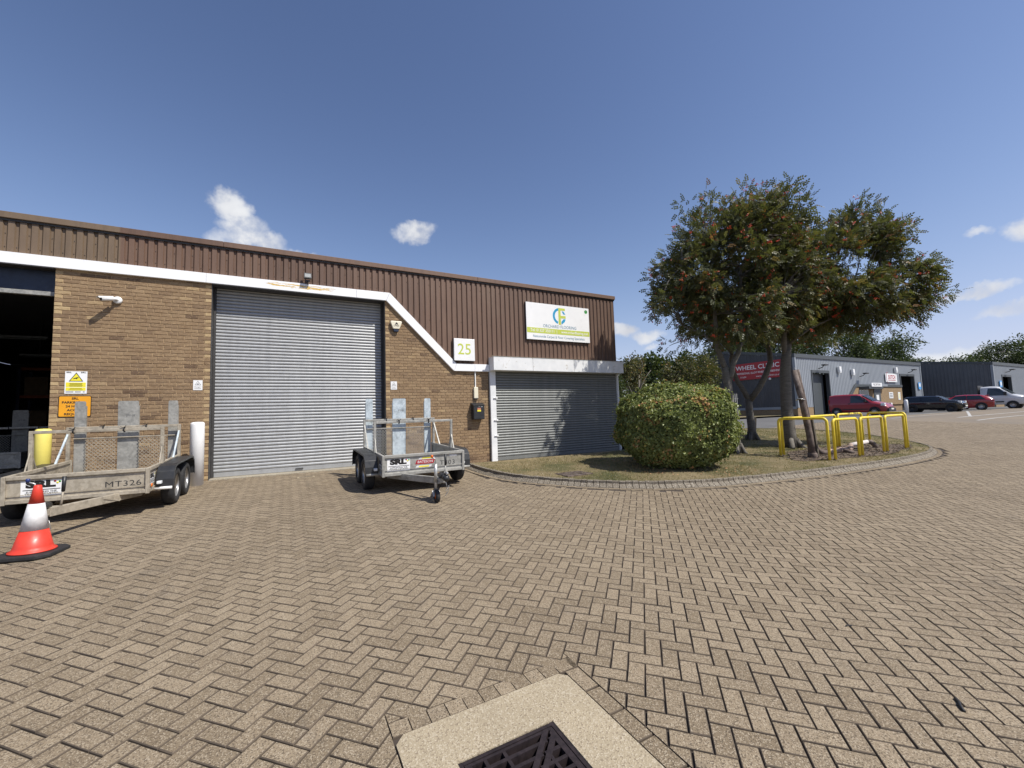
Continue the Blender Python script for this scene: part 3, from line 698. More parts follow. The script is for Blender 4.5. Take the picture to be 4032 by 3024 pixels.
# kerb
kerb = MB().box(-.01, .01, -.01, .01, -.3, -.28).build('kerb', 'kerb_stone', None, B @ Matrix.Translation((15, -5.9, .2)), kind='structure'); kinv = Matrix.Translation((-15, 5.9, -.2))
prof = [(-.16, -.05), (-.16, .125), (-.10, .125), (-.09, .118), (-.087, .07), (-.015, .02), (0, .008), (0, -.05)]
KM = []
for q in range(6):
    hl = .0575 + random.uniform(-.0015, .001); mb = MB()
    pr = [(y + random.uniform(-.004, .004), z + random.uniform(-.004, .004)) for y, z in prof]
    n = len(pr)
    mb.add([(-hl, y, z) for y, z in pr] + [(hl, y, z) for y, z in pr], [tuple(range(n))[::-1], tuple(range(n, 2 * n))] + [(i, i + 1, n + i + 1, n + i) for i in range(n - 1)])
    KM.append(mb.mesh('kerb_stone', 'kerb_stone', bev=.003, seg=1))
CH = []
for q in range(5):
    me = MB().box(-.099, .099, 0, .094, -.04, 0).mesh('channel_block', 'paver', bev=.004, seg=1); set_rnd(me, .15 + q * .17); CH.append(me)
KL2 = [p for p in KL]
for s, n, ts, tn in resample(KL2, .125):
    if n < -2.6: break
    # local frame: x = tangent, y = outward
    t_ = Vector((ts, -tn, 0)); o_ = Vector((-tn, -ts, 0)); e = .05
    sl = (float(gl(s + ts * e, n + tn * e)) - float(gl(s - ts * e, n - tn * e))) / (2 * e)
    t_.z = sl; t_.normalize(); z_ = t_.cross(o_) ; 
    if z_.z < 0: t_ = -t_; z_ = t_.cross(o_)
    T = basis(t_, o_, z_, (s, -n, float(gl(s, n)) + random.gauss(0, .002)))
    obj('kerb_stone', random.choice(KM), kerb, kinv @ T @ Matrix.Rotation(random.gauss(0, .012), 4, 'Z'))
for s, n, ts, tn in resample(offset_line(KL, .11), .205):
    if n < -2.4: break
    t_ = Vector((ts, -tn, 0)); o_ = Vector((-tn, -ts, 0)); z_ = t_.cross(o_)
    if z_.z < 0: t_ = -t_; z_ = t_.cross(o_)
    # block spans 0..0.094 outward from 0.005
    T = basis(t_, o_, z_, (s + tn * .105, -(n - ts * .105), float(gl(s, n)) + .006))
    obj('channel_block', random.choice(CH), kerb, kinv @ T)

# lawn of the island
lp = offset_line(KL, -.12)
lpoly = [(s, -n) for s, n in lp] + [(14.3, 8.6), (13.95, .0), (13.95, -.95), (7.95, -.95)]
lpoly = [p for i, p in enumerate(lpoly) if i == 0 or (Vector(p) - Vector(lpoly[i - 1])).length > .02]
lpoly = [p for p in lpoly if not (p[0] < 7.99 and p[1] > -.96)] 
lawn = cdt(lpoly, .4, lambda x, y: zl(x, y, .108 + .012 * math.sin(x * 2.1) * math.sin(y * 1.7)), 'lawn', 'dry_grass').build('lawn', 'dry_grass', None, B, kind='structure')
# bare mulch inside the barrier ring
mpoly = [(18.1 + 3.0 * math.cos(a) * (1 + .12 * math.sin(3 * a)), -(4.75 + .85 * math.sin(a) * (1 + .1 * math.sin(5 * a)))) for a in (i * math.pi / 18 for i in range(36))]
cdt(mpoly, .25, lambda x, y: zl(x, y, .122 + .012 * math.sin(x * 9) * math.sin(y * 8)), 'mulch', 'mulch').build('mulch', 'mulch', None, B, kind='structure')
mb = MB(); N = 700
for i in range(N):
    a = random.random() * 6.28; q = math.sqrt(random.random()); s = 18.1 + 3.1 * q * math.cos(a); n = 4.8 + .95 * q * math.sin(a); l = random.uniform(.02, .08)
    T = Matrix.Translation((s, -n, zl(s, -n, .14))) @ Matrix.Rotation(random.random() * 6.28, 4, 'Z') @ Matrix.Rotation(random.gauss(0, .35), 4, 'Y')
    mb.box(-l / 2, l / 2, -.008, .008, -.004, .006, 0 if random.random() < .6 else 1, T)
mb.build('bark_chippings', ['mulch', 'stake_wood'], None, B, label='loose bark and leaf litter inside the yellow barrier ring', cat='bark chippings', kind='stuff')
# grass blades
N = 95000
sx_ = RNG.uniform(7.7, 26, N * 2); nx_ = RNG.uniform(-5, 6.3, N * 2)
okb = in_poly(sx_, nx_, [(p[0], -p[1]) for p in lpoly])
dens = .5 + .5 * np.sin(sx_ * 1.3 + np.sin(nx_ * 1.1) * 2) * np.sin(nx_ * 1.7 + sx_ * .4)
okb &= RNG.random(N * 2) < (.35 + .65 * dens)
okb &= ~(((sx_ - 18.1) / 3.) ** 2 + ((nx_ - 4.75) / .85) ** 2 < 1)
sx_, nx_ = sx_[okb][:N], nx_[okb][:N]; n = len(sx_)
P = np.stack([sx_, -nx_, gl(sx_, nx_) + .105], -1)
d = RNG.normal(0, 1, (n, 3)) * np.array([.7, .7, .25]); d[:, 2] += .75
Rm = frame_rot(d, RNG.random(n) * 6.28)
tv = np.array([(0, -.004, 0), (0, .004, 0), (.05, 0, .0)]); tf = np.array([(0, 1, 2)])
v, f = scatter(tv, tf, Rm, P, RNG.uniform(.5, 1.35, n))
patch = .5 + .5 * np.sin(sx_ * .8 + 1) * np.sin(nx_ * .9 + sx_ * .3)
obj('grass', np_mesh('grass', v, f, 'grass_blade', np.clip(.85 - .5 * patch + RNG.normal(0, .2, n), 0, 1)), None, B, label='short sun-dried grass of the kerbed island', cat='grass', kind='stuff')

# concrete path in front of the small shutter
mb0 = MB().box(7.76, 14.0, -.92, .02, .12, .2).build('path', 'path_concrete', None, B, kind='structure')
for a, b in ((7.765, 8.95), (8.96, 10.5), (10.51, 12.1), (12.11, 14.0)):
    mb = MB().box(a, b, -.93, .03, .2, .286 + random.uniform(-.003, .003)); mb.build('concrete_slab', 'path_concrete', mb0, None, bev=.004)
# threshold under the large shutter
mb = MB().box(2.43, 6.06, -.05, .6, .2, .432); mb.build('threshold', 'path_concrete', None, B, bev=.005, kind='structure')

# asphalt road in front of the far units and the far stretch of block paving
def strip(name, sa, na, mat, dz, kind='structure'):
    mb = MB(); k = len(na); mb.add([(s, -n, float(gl(s, n)) + dz) for s in sa for n in na], [(i * k + j, i * k + j + 1, (i + 1) * k + j + 1, (i + 1) * k + j) for i in range(len(sa) - 1) for j in range(k - 1)])
    return mb.build(name, mat, None, B, kind=kind)
strip('road', [-20, -5, 5, 12, 14, 16, 18, 20, 22, 23, 24, 25, 26, 27, 28, 29, 30, 32, 34, 36, 38, 40, 44, 48, 54, 60, 80, 120], [-10.2, -9, -8, -7, -6.5, -6, -5.2, -4.4, -3.7, -3, -2.5, -2.2], 'asphalt', -.006)
strip('yard', [24.8, 26, 28, 30, 32, 33.7], [-2.3, -2.19], 'far_paving', -.004)
strip('forecourt', [33.8, 35, 36, 38, 40, 42, 44, 46, 50, 55, 60, 70, 90, 130], [-2.25, -1, 0, 1, 2, 3, 4, 5, 6, 7, 8, 9, 10, 11, 12, 14, 18, 30], 'far_paving', .0)
strip('apron', [45.3, 50, 55, 60, 66, 73.4, 80, 130], [-10.6, -9.4], 'asphalt', .004)
strip('verge', [14, 20, 24, 28, 32, 36, 40, 45.3], [-26, -22, -18, -15, -12.5, -10.9], 'dry_grass', .1)
mb = MB()
for a, b in ((14, 24), (24, 32), (32, 39), (39, 45.3)): mb.box(a + .01, b - .01, 10.2, 10.34, .2, .2, 0)
strip('far_kerb', [14, 20, 24, 28, 32, 36, 40, 45.3], [-10.9, -10.88, -10.7, -10.68], 'kerb_stone', .115)
# bay markings on the forecourt
def line_mark(s0, n0, s1, n1, w_):
    d = Vector((s1 - s0, n1 - n0)); L = d.length; d /= L; q = Vector((-d.y, d.x)) * w_ / 2; mb = MB(); K = 8; vs_ = []
    for i in range(K + 1):
        s, n = s0 + d.x * L * i / K, n0 + d.y * L * i / K
        vs_ += [(s + q.x, -(n + q.y), float(gl(s + q.x, n + q.y)) + .006), (s - q.x, -(n - q.y), float(gl(s - q.x, n - q.y)) + .006)]
    mb.add(vs_, [(2 * i, 2 * i + 1, 2 * i + 3, 2 * i + 2) for i in range(K)])
    return mb.build('bay_line', 'line_paint', None, B, kind='structure')
line_mark(38.5, 1.6, 60, 1.4, .14); line_mark(40.2, 1.7, 55, -2.2, .14); line_mark(36, -.6, 46, -.7, .14); line_mark(46.5, -2.3, 62, -2.6, .14); line_mark(36.0, 3.0, 60, 3.2, .12)

# ================================================================ UNIT BUILDING
bld = empty('warehouse_building', B, label='long low industrial unit of buff brick and brown ribbed cladding with two roller shutters', cat='building')
EAVE = 5.53
# carcass behind the skin
mb = MB()
mb.box(-9, 13.78, .45, 22, 5.15, 5.3); mb.build('roof_deck', 'roof_sheet', bld)
mb = MB()
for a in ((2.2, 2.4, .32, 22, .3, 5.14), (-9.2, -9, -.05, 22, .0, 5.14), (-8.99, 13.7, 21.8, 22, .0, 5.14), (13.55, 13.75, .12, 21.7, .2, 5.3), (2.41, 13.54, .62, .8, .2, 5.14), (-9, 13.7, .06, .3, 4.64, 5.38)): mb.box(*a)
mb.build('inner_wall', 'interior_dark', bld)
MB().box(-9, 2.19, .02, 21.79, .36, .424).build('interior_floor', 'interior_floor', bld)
MB().box(13.76, 13.8, .01, 21.7, .25, 5.4).build('end_wall', 'brown_cladding', bld)
# ---- brickwork
def zd(s):            # lower edge of the white band
    if s <= 6.09: return 4.598
    if s >= 7.889: return 2.828
    return 4.598 - (s - 6.09) * (4.598 - 2.828) / (7.889 - 6.09)
ROW1 = 4.4104        # bed joint measured on the photograph; courses of 75 mm
BR = []              # (pier, s0, s1, z0, rnd)
bond = random.Random(5)
def course_bricks(sa, sb, odd, jambs):
    out = []; s = sa
    if odd: out.append((s, s + .1125, 'h')); s += .1125
    end_h = odd
    lim = sb - (.1125 if end_h else 0)
    cut = (lim - sa) * .5 + bond.uniform(-.5, .5)
    done = False
    while s < lim - .01:
        l = .225
        rem = lim - s
        if not done and s > sa + cut: 
            ex = (rem / .225) - int(rem / .225 + 1e-6); l = .225 * ex if ex > .35 else .225 * (ex + 1) if ex > .04 else .225; done = True
            if l > .3: out.append((s, s + l / 2, 's')); s += l / 2; l = l / 2
        if rem < .3 and rem > .02: l = rem
        out.append((s, s + l, 's')); s += l
    if end_h: out.append((s, sb, 'h'))
    return out
for pier, sa, sb in ((0, 0., 2.42), (1, 6.065, 8.95)):
    kmin, kmax = -3, 57
    for kk in range(kmin, kmax):
        z1 = ROW1 - (kk - 1) * .075; z0 = z1 - .075
        zbase = .38 if pier == 0 else .27
        if z0 < zbase - .06 or z1 > 4.72: continue
        smax = sb
        if pier == 1 and z0 > 2.83: smax = min(sb, 6.09 + (4.598 - z0) * 1.0164 + .1)
        if smax - sa < .06: continue
        for a, b, kind in course_bricks(sa, sb if pier == 0 or z0 < 2.83 else sb, kk % 2 == 1, 1):
            b = min(b, smax)
            if b - a < .03: continue
            v = min(.9, max(.08, bond.gauss(.5, .15)))
            if bond.random() < .03: v = .04
            jam = (pier == 0 and (a < .01 or b > 2.40)) or (pier == 1 and a < 6.07)
            if kind == 'h' and jam and bond.random() < .75: v = .93 + .07 * bond.random()
            elif a < .01 and pier == 0: v = min(1, v + .15)
            if pier == 1 and z0 < .45: v = max(0, v - .35)
            BR.append((pier, a, b, z0, v))
piers = []
mb = MB().box(.004, 2.414, .008, .3, .3, 4.66); piers.append(mb.build('brick_pier', 'mortar', bld))
poly = [(6.07, .2), (8.945, .2), (8.945, 2.9), (7.95, 2.9), (6.2, 4.66), (6.07, 4.66)]
mb = MB().prism(poly, -.3, -.008, Matrix.Rotation(R(90), 4, 'X')); piers.append(mb.build('brick_pier', 'mortar', bld))
BM = {}
def brick_mesh(L, q):
    key = (round(L, 3), q)
    if key in BM: return BM[key]
    h = .065; J_ = .005; rr = random.Random(q * 7 + int(L * 1000)); d = .003
    a, b = J_, L - J_
    jit = lambda: rr.uniform(-d, d) * .6
    f_ = [(a + jit(), 0, J_ + jit()), (b + jit(), 0, J_ + jit()), (b + jit(), 0, .075 - J_ + jit()), (a + jit(), 0, .075 - J_ + jit())]
    mid = [(a + (b - a) * t, -rr.uniform(.0, .003), .0375 + jit()) for t in (.3, .7)]
    ins = .004
    fr_ = [(f_[0][0] + ins, -.0035, f_[0][2] + ins), (f_[1][0] - ins, -.0035, f_[1][2] + ins), (f_[2][0] - ins, -.0035, f_[2][2] - ins), (f_[3][0] + ins, -.0035, f_[3][2] - ins)]
    bk = [(x, .06, z) for x, _, z in f_]
    me = MB().add(fr_ + f_ + bk, [(0, 1, 2, 3)] + [(4 + i, 4 + (i + 1) % 4, (i + 1) % 4, i) for i in range(4)] + [(8 + i, 8 + (i + 1) % 4, 4 + (i + 1) % 4, 4 + i) for i in range(4)]).mesh('brick', 'brick')
    BM[key] = me; return me
def brick_size(b):
    c_ = W((b[1] + b[2]) / 2, 0, b[3]); return -(b[2] - b[1]) / (c_ - Vector((0, 0, CAMZ))).length
BR.sort(key=brick_size)
QV = [.02, .1, .2, .28, .35, .42, .5, .58, .66, .74, .82, .9, .96, 1.]
VM = {}
for pier, a, b, z0, v in BR[:300]:
    q = min(range(len(QV)), key=lambda i: abs(QV[i] - v)); key = (round(b - a, 3), q, random.randrange(2))
    if key not in VM:
        me = brick_mesh(b - a, q * 2 + key[2]).copy(); set_rnd(me, QV[q]); VM[key] = me
    obj('brick', VM[key], piers[pier], Matrix.Translation((a, random.uniform(-.0015, .0015), z0)))
for pier in (0, 1):
    vs_, fs_, rs_ = [], [], []
    for p_, a, b, z0, v in BR[300:]:
        if p_ != pier: continue
        me = brick_mesh(b - a, random.randrange(6)); k = len(vs_); dy = random.uniform(-.0015, .0015)
        vs_ += [(a + x.co.x, x.co.y + dy, z0 + x.co.z) for x in me.vertices]; fs_ += [tuple(k + i for i in pl.vertices) for pl in me.polygons]; rs_ += [v] * len(me.polygons)
    if fs_: obj('brickwork', np_mesh('brickwork', np.array(vs_), np.array(fs_), 'brick', np.array(rs_)), piers[pier], kind='stuff')
# ---- ribbed cladding in sheets of six ribs, cut to the band
PITCH_R = .1521; RIB0 = -.031
def prof_pts(sa, sb):
    out = []; k = math.floor((sa - RIB0) / PITCH_R) - 1
    while True:
        b0_ = RIB0 + k * PITCH_R
        for o_, n_ in ((.012, .034), (.095, .034), (.108, .004), (.139, .004)):
            s = b0_ + o_
            if sa - 1e-6 <= s <= sb + 1e-6: out.append((s, n_))
        k += 1
        if b0_ > sb: break
    return out
def ztop_band(s):
    if s <= 6.14: return 4.70
    if s >= 7.93: return 2.93
    return 4.70 - (s - 6.14) * (4.70 - 2.93) / (7.93 - 6.14)
sa = RIB0 - 20 * PITCH_R + .139
kx = 0
while sa < 13.7:
    sb = min(sa + PITCH_R * 6, 13.79); pts = prof_pts(sa, sb)
    if sb >= 13.79: pts.append((13.80, .02))
    extra = []
    for i, (s, n_) in enumerate(pts): extra.append((s, n_))
    mb = MB(); vs_ = []
    for s, n_ in extra: vs_ += [(s, -n_, ztop_band(s)), (s, -n_, 5.40)]
    mb.add(vs_, [(2 * i, 2 * i + 2, 2 * i + 3, 2 * i + 1) for i in range(len(extra) - 1)])
    # scallop closure: sheet thickness seen at the top and returned edge
    pnl = mb.build('cladding_sheet', 'brown_cladding', bld)
    sc_ = MB(); kk = 0
    for s, n_ in pts:
        pass
    k0 = math.ceil((sa - RIB0) / PITCH_R - .5)
    for j in range(6):
        s = RIB0 + (k0 + j) * PITCH_R + .124
        if s > sb: continue
        zz = ztop_band(s)
        rws = [zz + .21] + ([5.16] if (k0 + j) % 2 else []) if zz > 4 else [zz + .24] + ([5.16, 4.2] if (k0 + j) % 2 else [])
        for z in rws:
            sc_.lathe([(.0075, 0), (.0075, .004), (.004, .009), (0, .009)], 6, Matrix.Translation((s, -.005, z)) @ FRONT)
    sc_.build('cladding_screws', 'dark_frame', pnl, kind='stuff')
    sa += PITCH_R * 6
# capping along the eaves
mb = MB(); 
for a, b in ((-3.3, 2.62), (2.625, 8.66), (8.665, 13.83)):
    MB().box(a, b, -.085, .5, 5.425, EAVE + .012).build('eaves_capping', 'brown_cladding', bld, bev=.006)
mb = MB().box(-3.3, 13.82, -.048, .1, 5.385, 5.4245); mb.build('eaves_shadow_strip', 'dark_frame', bld)  # dark strip painted in for the shadow gap under the capping
# ---- white band
def bandpiece(poly, name='fascia_board', mat='white_band'):
    return MB().prism(poly, .0, .07, Matrix.Rotation(R(90), 4, 'X')).build(name, mat, bld, bev=.004)
for a, b in ((-3.3, 2.318), (2.322, 5.363)): bandpiece([(a, 4.598), (b, 4.598), (b, 4.803), (a, 4.803)])
bandpiece([(5.367, 4.598), (6.088, 4.598), (6.174, 4.806), (5.367, 4.803)])
bandpiece([(6.092, 4.598), (7.888, 2.830), (7.964, 3.032), (6.178, 4.806)])
bandpiece([(7.891, 2.828), (8.507, 2.828), (8.507, 3.03), (7.967, 3.03)]); bandpiece([(8.511, 2.828), (8.955, 2.828), (8.955, 3.03), (8.511, 3.03)])
MB().box(-3.3, 0, -.068, .25, 4.58, 4.5975).build('soffit', 'dark_frame', bld); MB().box(2.425, 6.06, -.068, .55, 4.58, 4.5975).build('soffit', 'dark_frame', bld)
# ---- left loading doorway: header and track
mb = MB().box(-3.6, -.01, .18, .24, 4.19, 4.5795); mb.build('door_header', 'header_blue', bld)
mb = MB().box(-3.6, -.01, .17, .25, 4.105, 4.185); mb.build('door_rail', 'galvanised_grey', bld, bev=.006)
mb = MB().box(-9, -3.6, -.02, .3, .1, 4.6); mb.build('brick_return', 'far_brick', bld)
# ---- roller shutters
def shutter(name, s0, s1, n, z0, z1, pitch, mat, guide, label=None):
    root = MB().box(s0 + .02, s1 - .02, -n + .012, -n + .03, z0, z1).build(name, 'dark_frame', bld)
    L = s1 - s0; pr = [(0, 0), (-.012, .005), (-.021, .018), (-.0235, .035), (-.0205, .052), (-.011, .066), (.004, .0735)]
    mb = MB(); vs_ = [(0, y, z * pitch / .075) for y, z in pr] + [(L, y, z * pitch / .075) for y, z in pr]; q = len(pr)
    mb.add(vs_, [(i, q + i, q + i + 1, i + 1) for i in range(q - 1)], 0, None, True)
    me = mb.mesh('slat', mat)
    z = z0 + .105; 
    while z < z1 - .01:
        obj('slat', me, root, Matrix.Translation((s0, -n + random.gauss(0, .0007), z))); z += pitch
    MB().box(s0 + .003, s1 - .003, -n - .016, -n + .01, z0 + .004, z0 + .1).build('bottom_rail', mat, root, bev=.004)
    return root
sh1 = shutter('roller_shutter', 2.475, 6.012, -.31, .432, 4.60, .0745, 'galvanised_slat', 0)
for a, b in ((2.43, 2.474), (6.013, 6.058)): MB().box(a, b, .25, .36, .43, 4.58).build('shutter_guide', 'dark_frame', sh1, bev=.003)
mb = MB(); mb.box(4.05, 4.21, .27, .292, .478, .5)
mb.build('handle', 'dark_frame', sh1)
MB().box(2.416, 2.429, .0, .3, .3, 4.6).build('door_jamb', 'dark_frame', bld); MB().box(6.059, 6.069, .005, .3, .3, 4.6).build('door_jamb', 'dark_frame', bld)
sh2 = shutter('roller_shutter', 9.14, 13.74, .005, .29, 2.86, .0755, 'grey_green_slat', 0)
def post(a, b): return MB().box(a, b, -.085, .04, .285, 2.845).build('shutter_post', 'flaking_white_paint', sh2, bev=.005)
post(8.962, 9.138); post(13.742, 13.80)
mb = MB()
for z in (2.05, 1.42, .98):
    mb.box(9.118, 9.17, -.115, -.086, z, z + .05); mb.box(9.05, 9.12, -.12, -.0855, z + .015, z + .03)
mb.build('shutter_lock', 'white_paint', sh2, bev=.004)
MB().box(8.956, 8.962, -.01, .06, .27, 2.83).build('door_jamb', 'dark_frame', bld)
can = MB().box(8.958, 13.80, -.35, -.0, 2.845, 3.235).build('shutter_canopy', 'flaking_white_paint', bld, bev=.008)
for s in (10.25, 11.75): MB().box(s - .003, s + .003, -.3515, -.349, 2.85, 3.23).build('joint', 'dark_frame', can)
MB().box(8.9, 13.83, -.36, -.30, 3.236, 3.246).build('drip_edge', 'path_concrete', can)
# dirt ledge on the canopy with moss at its right end
mb = MB(); rr = random.Random(3)
for i in range(150):
    s = 13.79 - abs(rr.gauss(0, .5)); mb.lathe([(.0, 0), (.018, .0), (.012, .012), (0, .016)], 5, Matrix.Translation((s, -.345 + rr.uniform(0, .22), 3.236)) @ Matrix.Scale(rr.uniform(.5, 1.3), 4))
M('moss', (.19, .17, .03), .95, var=.4, scale=20); mb.build('moss', 'moss', can, kind='stuff')
# ---- inside the left unit
for i, (s, n, zz) in enumerate(((-6.5, -9, 0), (-3.2, -11, 0), (-.4, -9.5, 0))):
    rk = empty('storage_rack', B @ Matrix.Translation((s, -n, .425)), label=('storage rack at the far left inside the dark unit', 'storage rack at the back of the dark unit', 'storage rack just beyond the brick pier inside the dark unit')[i], cat='rack', group='racks inside the dark unit')
    for x in (-1.2, 1.2):
        for y in (-.4, .4): MB().box(x - .04, x + .04, y - .04, y + .04, 0, 3.4).build('upright', 'header_blue', rk)
    for z in (1.2, 2.3, 3.3):
        MB().box(-1.15, 1.15, -.44, .44, z, z + .1).build('shelf', 'rack_orange', rk)
    for z in (1.305, 2.405):
        for x in (-.8, 0, .75): MB().box(x - .3, x + .3, -.3, .3, z, z + random.uniform(.3, .7)).build('carton', 'box_brown', rk)
for i, (s, n) in enumerate(((-2.4, -4.2), (-2.0, -6.6), (-1.4, -9))):
    lt = empty('strip_light', B @ Matrix.Translation((s, -n, 3.9 - .15 * i)), label=('nearest', 'middle', 'farthest')[i] + ' unlit strip light hanging inside the dark unit', cat='light', group='strip lights inside the dark unit')
    MB().box(-.9, .9, -.05, .05, 0, .05).build('housing', 'trim_dark', lt); MB().lathe([(.014, -.85), (.014, .85)], 8, Matrix.Translation((0, 0, -.02)) @ Matrix.Rotation(R(90), 4, 'Y')).build('tube', 'trim_dark', lt)
    MB().box(-.5, -.49, -.005, .005, .05, 1.0 + .15 * i).build('hanger', 'dark_frame', lt)

# ================================================================ THINGS FIXED TO THE FACADE
def fix(name, s, n, z, **kw): return empty(name, B @ Matrix.Translation((s, -n, z)), **kw)
def plate(mb, x0, x1, z0, z1, y0, y1): return mb.box(x0, x1, -y1, -y0, z0, z1)
# company sign
cs = fix('company_sign', 11.425, .036, 4.415, label='large white sign reading ORCHARD FLOORING on the brown cladding', cat='sign')
plate(MB(), -1.202, 1.202, -.57, .57, .0, .066).build('panel', 'sign_white', cs, bev=.004)
plate(MB(), -1.208, 1.208, -.576, .576, -.0, .05).build('frame', 'dark_frame', cs)
plate(MB(), -1.19, 1.19, -.365, -.205, .067, .0685).build('green_stripe', 'sign_green', cs)
def arcpoly(cx_, cz_, r1, r2, a0, a1, k=18):
    return [(cx_ + r2 * math.cos(R(a0 + (a1 - a0) * i / k)), cz_ + r2 * math.sin(R(a0 + (a1 - a0) * i / k))) for i in range(k + 1)] + [(cx_ + r1 * math.cos(R(a1 + (a0 - a1) * i / k)), cz_ + r1 * math.sin(R(a1 + (a0 - a1) * i / k))) for i in range(k + 1)]
lg = Matrix.Translation((.03, -.0665, .22)) @ FRONT
mb = MB(); mb.prism(arcpoly(0, 0, .185, .262, 100, 252), 0, .002, lg); 
mb.prism([(.085, .165), (.15, .165), (.225, .07), (.145, .07)], 0, .002, lg); mb.prism([(.06, -.26), (.075, -.255), (.19, -.17), (.225, -.08), (.15, -.08), (.06, -.17)], 0, .002, lg)
mb.build('emblem_arc', 'sign_blue', cs)
mb = MB(); mb.prism([(-.045, -.27), (.04, -.27), (.04, -.06), (.23, -.06), (.23, .02), (.04, .02), (.04, .19), (.21, .19), (.21, .265), (-.045, .265)], 0, .0025, lg); mb.build('emblem_letter', 'sign_green', cs)
F_ = lambda x, z, y=.067: Matrix.Translation((x, -y, z)) @ FRONT
text('lettering', 'ORCHARD FLOORING', .136, cs, F_(.03, -.128), 'sign_grey_blue', width=.93)
text('lettering', 'Tel: 01327 350111  |', .128, cs, F_(-.58, -.283, .069), 'sign_white', width=.92, weight=.008)
text('lettering', 'www.orchardflooring.com', .122, cs, F_(.60, -.283, .069), 'sign_white', width=.82, weight=.008)
text('lettering', 'Nationwide Carpet & Floor Covering Specialists', .112, cs, F_(0, -.465), 'sign_grey_blue', width=.90)
MB().lathe([(.062, 0), (.062, .002), (.05, .002), (.05, .001)], 20, F_(1.08, .45, .066)).build('badge_ring', 'green_dot', cs)
MB().lathe([(.03, 0), (.03, .002)], 12, F_(1.08, .45, .066)).build('badge_heart', 'green_dot', cs)
# number sign
ns = fix('number_sign', 8.187, .036, 3.415, label='square white sign with the green number 25 above the letter box', cat='sign')
plate(MB(), -.306, .306, -.305, .305, .0, .09).build('panel', 'sign_white', ns, bev=.006)
plate(MB(), -.309, .309, -.309, .309, .0, .05).build('frame', 'dark_frame', ns)
text('number', '25', .43, ns, F_(.0, .0, .091), 'sign_green', weight=.004, width=.98)
# camera warning sign, parking sign, danger notices
wn = fix('camera_warning_sign', .353, .006, 2.447, label='white and yellow warning sign with a camera triangle on the left brick pier', cat='sign')
plate(MB(), -.153, .153, -.211, .211, 0, .004).build('panel', 'sign_white', wn)
T_ = F_(0, 0, .005)
MB().prism([(-.1, .02), (.1, .02), (0, .19)], 0, .001, T_).build('triangle_border', 'sign_black', wn)
MB().prism([(-.081, .03), (.081, .03), (0, .168)], 0, .0018, T_).build('triangle', 'sign_yellow', wn)
mb = MB(); mb.prism([(-.045, .07), (-.04, .062), (0, .072), (.005, .06), (.012, .06), (.015, .078), (.036, .088), (.03, .102), (-.01, .09)], 0, .0025, T_); mb.build('camera_symbol', 'sign_black', wn)
for z0, z1 in ((-.085, .0), (-.155, -.095)): MB().box(-.137, .137, -.0062, -.004, z0, z1).build('yellow_box', 'sign_yellow', wn)
mb = MB(); rr = random.Random(4)
for z in (-.018, -.035, -.052, -.07, -.115, -.138): 
    hw = rr.uniform(.08, .12); mb.box(-hw, hw, -.0068, -.006, z - .0035, z + .0035)
for x0, x1 in ((-.135, -.03), (-.01, .07), (.1, .125)): mb.box(x0, x1, -.0052, -.004, -.185, -.172)
mb.build('small_print', 'sign_black', wn)
for x in (-.1, .1): text('lettering', 'SRL', .036, wn, F_(x, .188, .0045), 'sign_black', width=1.35, weight=.03, ex=.0006)
og = fix('parking_sign', .352, .006, 1.998, label='orange sign with black lettering partly hidden by the left trailer ramp', cat='sign')
def rrect(x0, x1, z0, z1, r, k=5):
    out = []
    for cx_, cz_, a in ((x1 - r, z1 - r, 0), (x0 + r, z1 - r, 90), (x0 + r, z0 + r, 180), (x1 - r, z0 + r, 270)):
        out += [(cx_ + r * math.cos(R(a + 90 * i / k)), cz_ + r * math.sin(R(a + 90 * i / k))) for i in range(k + 1)]
    return out
MB().prism(rrect(-.226, .226, -.197, .197, .02), 0, .004, FRONT).build('border', 'sign_black', og)
MB().prism(rrect(-.216, .216, -.187, .187, .018), 0, .0055, FRONT).build('panel', 'sign_orange', og)
for tx_, z, al, x in (('SRL', .145, 'CENTER', .0), ('PARKING', .072, 'LEFT', -.18), ('24 HOUR', .0, 'CENTER', 0), ('ACCESS', -.072, 'CENTER', 0), ('REQUIRED', -.145, 'CENTER', 0)):
    text('lettering', tx_, .058, og, F_(x, z, .006), 'sign_black', align=al, weight=.035, width=1.05, ex=.0006)
for s, z, lb in ((2.212, 2.407, 'small white danger notice beside the left edge of the large shutter'), (6.269, 2.422, 'small white danger notice beside the right edge of the large shutter')):
    dn = fix('danger_notice', s, .006, z, label=lb, cat='sign', group='danger notices either side of the large shutter')
    plate(MB(), -.079, .079, -.104, .104, 0, .004).build('panel', 'sign_white', dn)
    T_ = F_(0, 0, .0045); M('notice_grey', (.12, .12, .12), .5)
    MB().prism([(-.055, .0), (.055, .0), (0, .088)], 0, .001, T_).build('triangle_border', 'notice_grey', dn); MB().prism([(-.043, .007), (.043, .007), (0, .074)], 0, .0017, T_).build('triangle', 'sign_white', dn)
    MB().prism([(-.022, .014), (.022, .014), (.01, .03), (.012, .042), (-.004, .036), (-.012, .024)], 0, .0023, T_).build('hand_symbol', 'notice_grey', dn)
    text('lettering', 'Danger!', .036, dn, F_(0, -.038, .0045), 'notice_grey', ex=.0006); mb = MB(); mb.box(-.058, .058, -.0052, -.004, -.078, -.070); mb.build('small_print', 'notice_grey', dn)
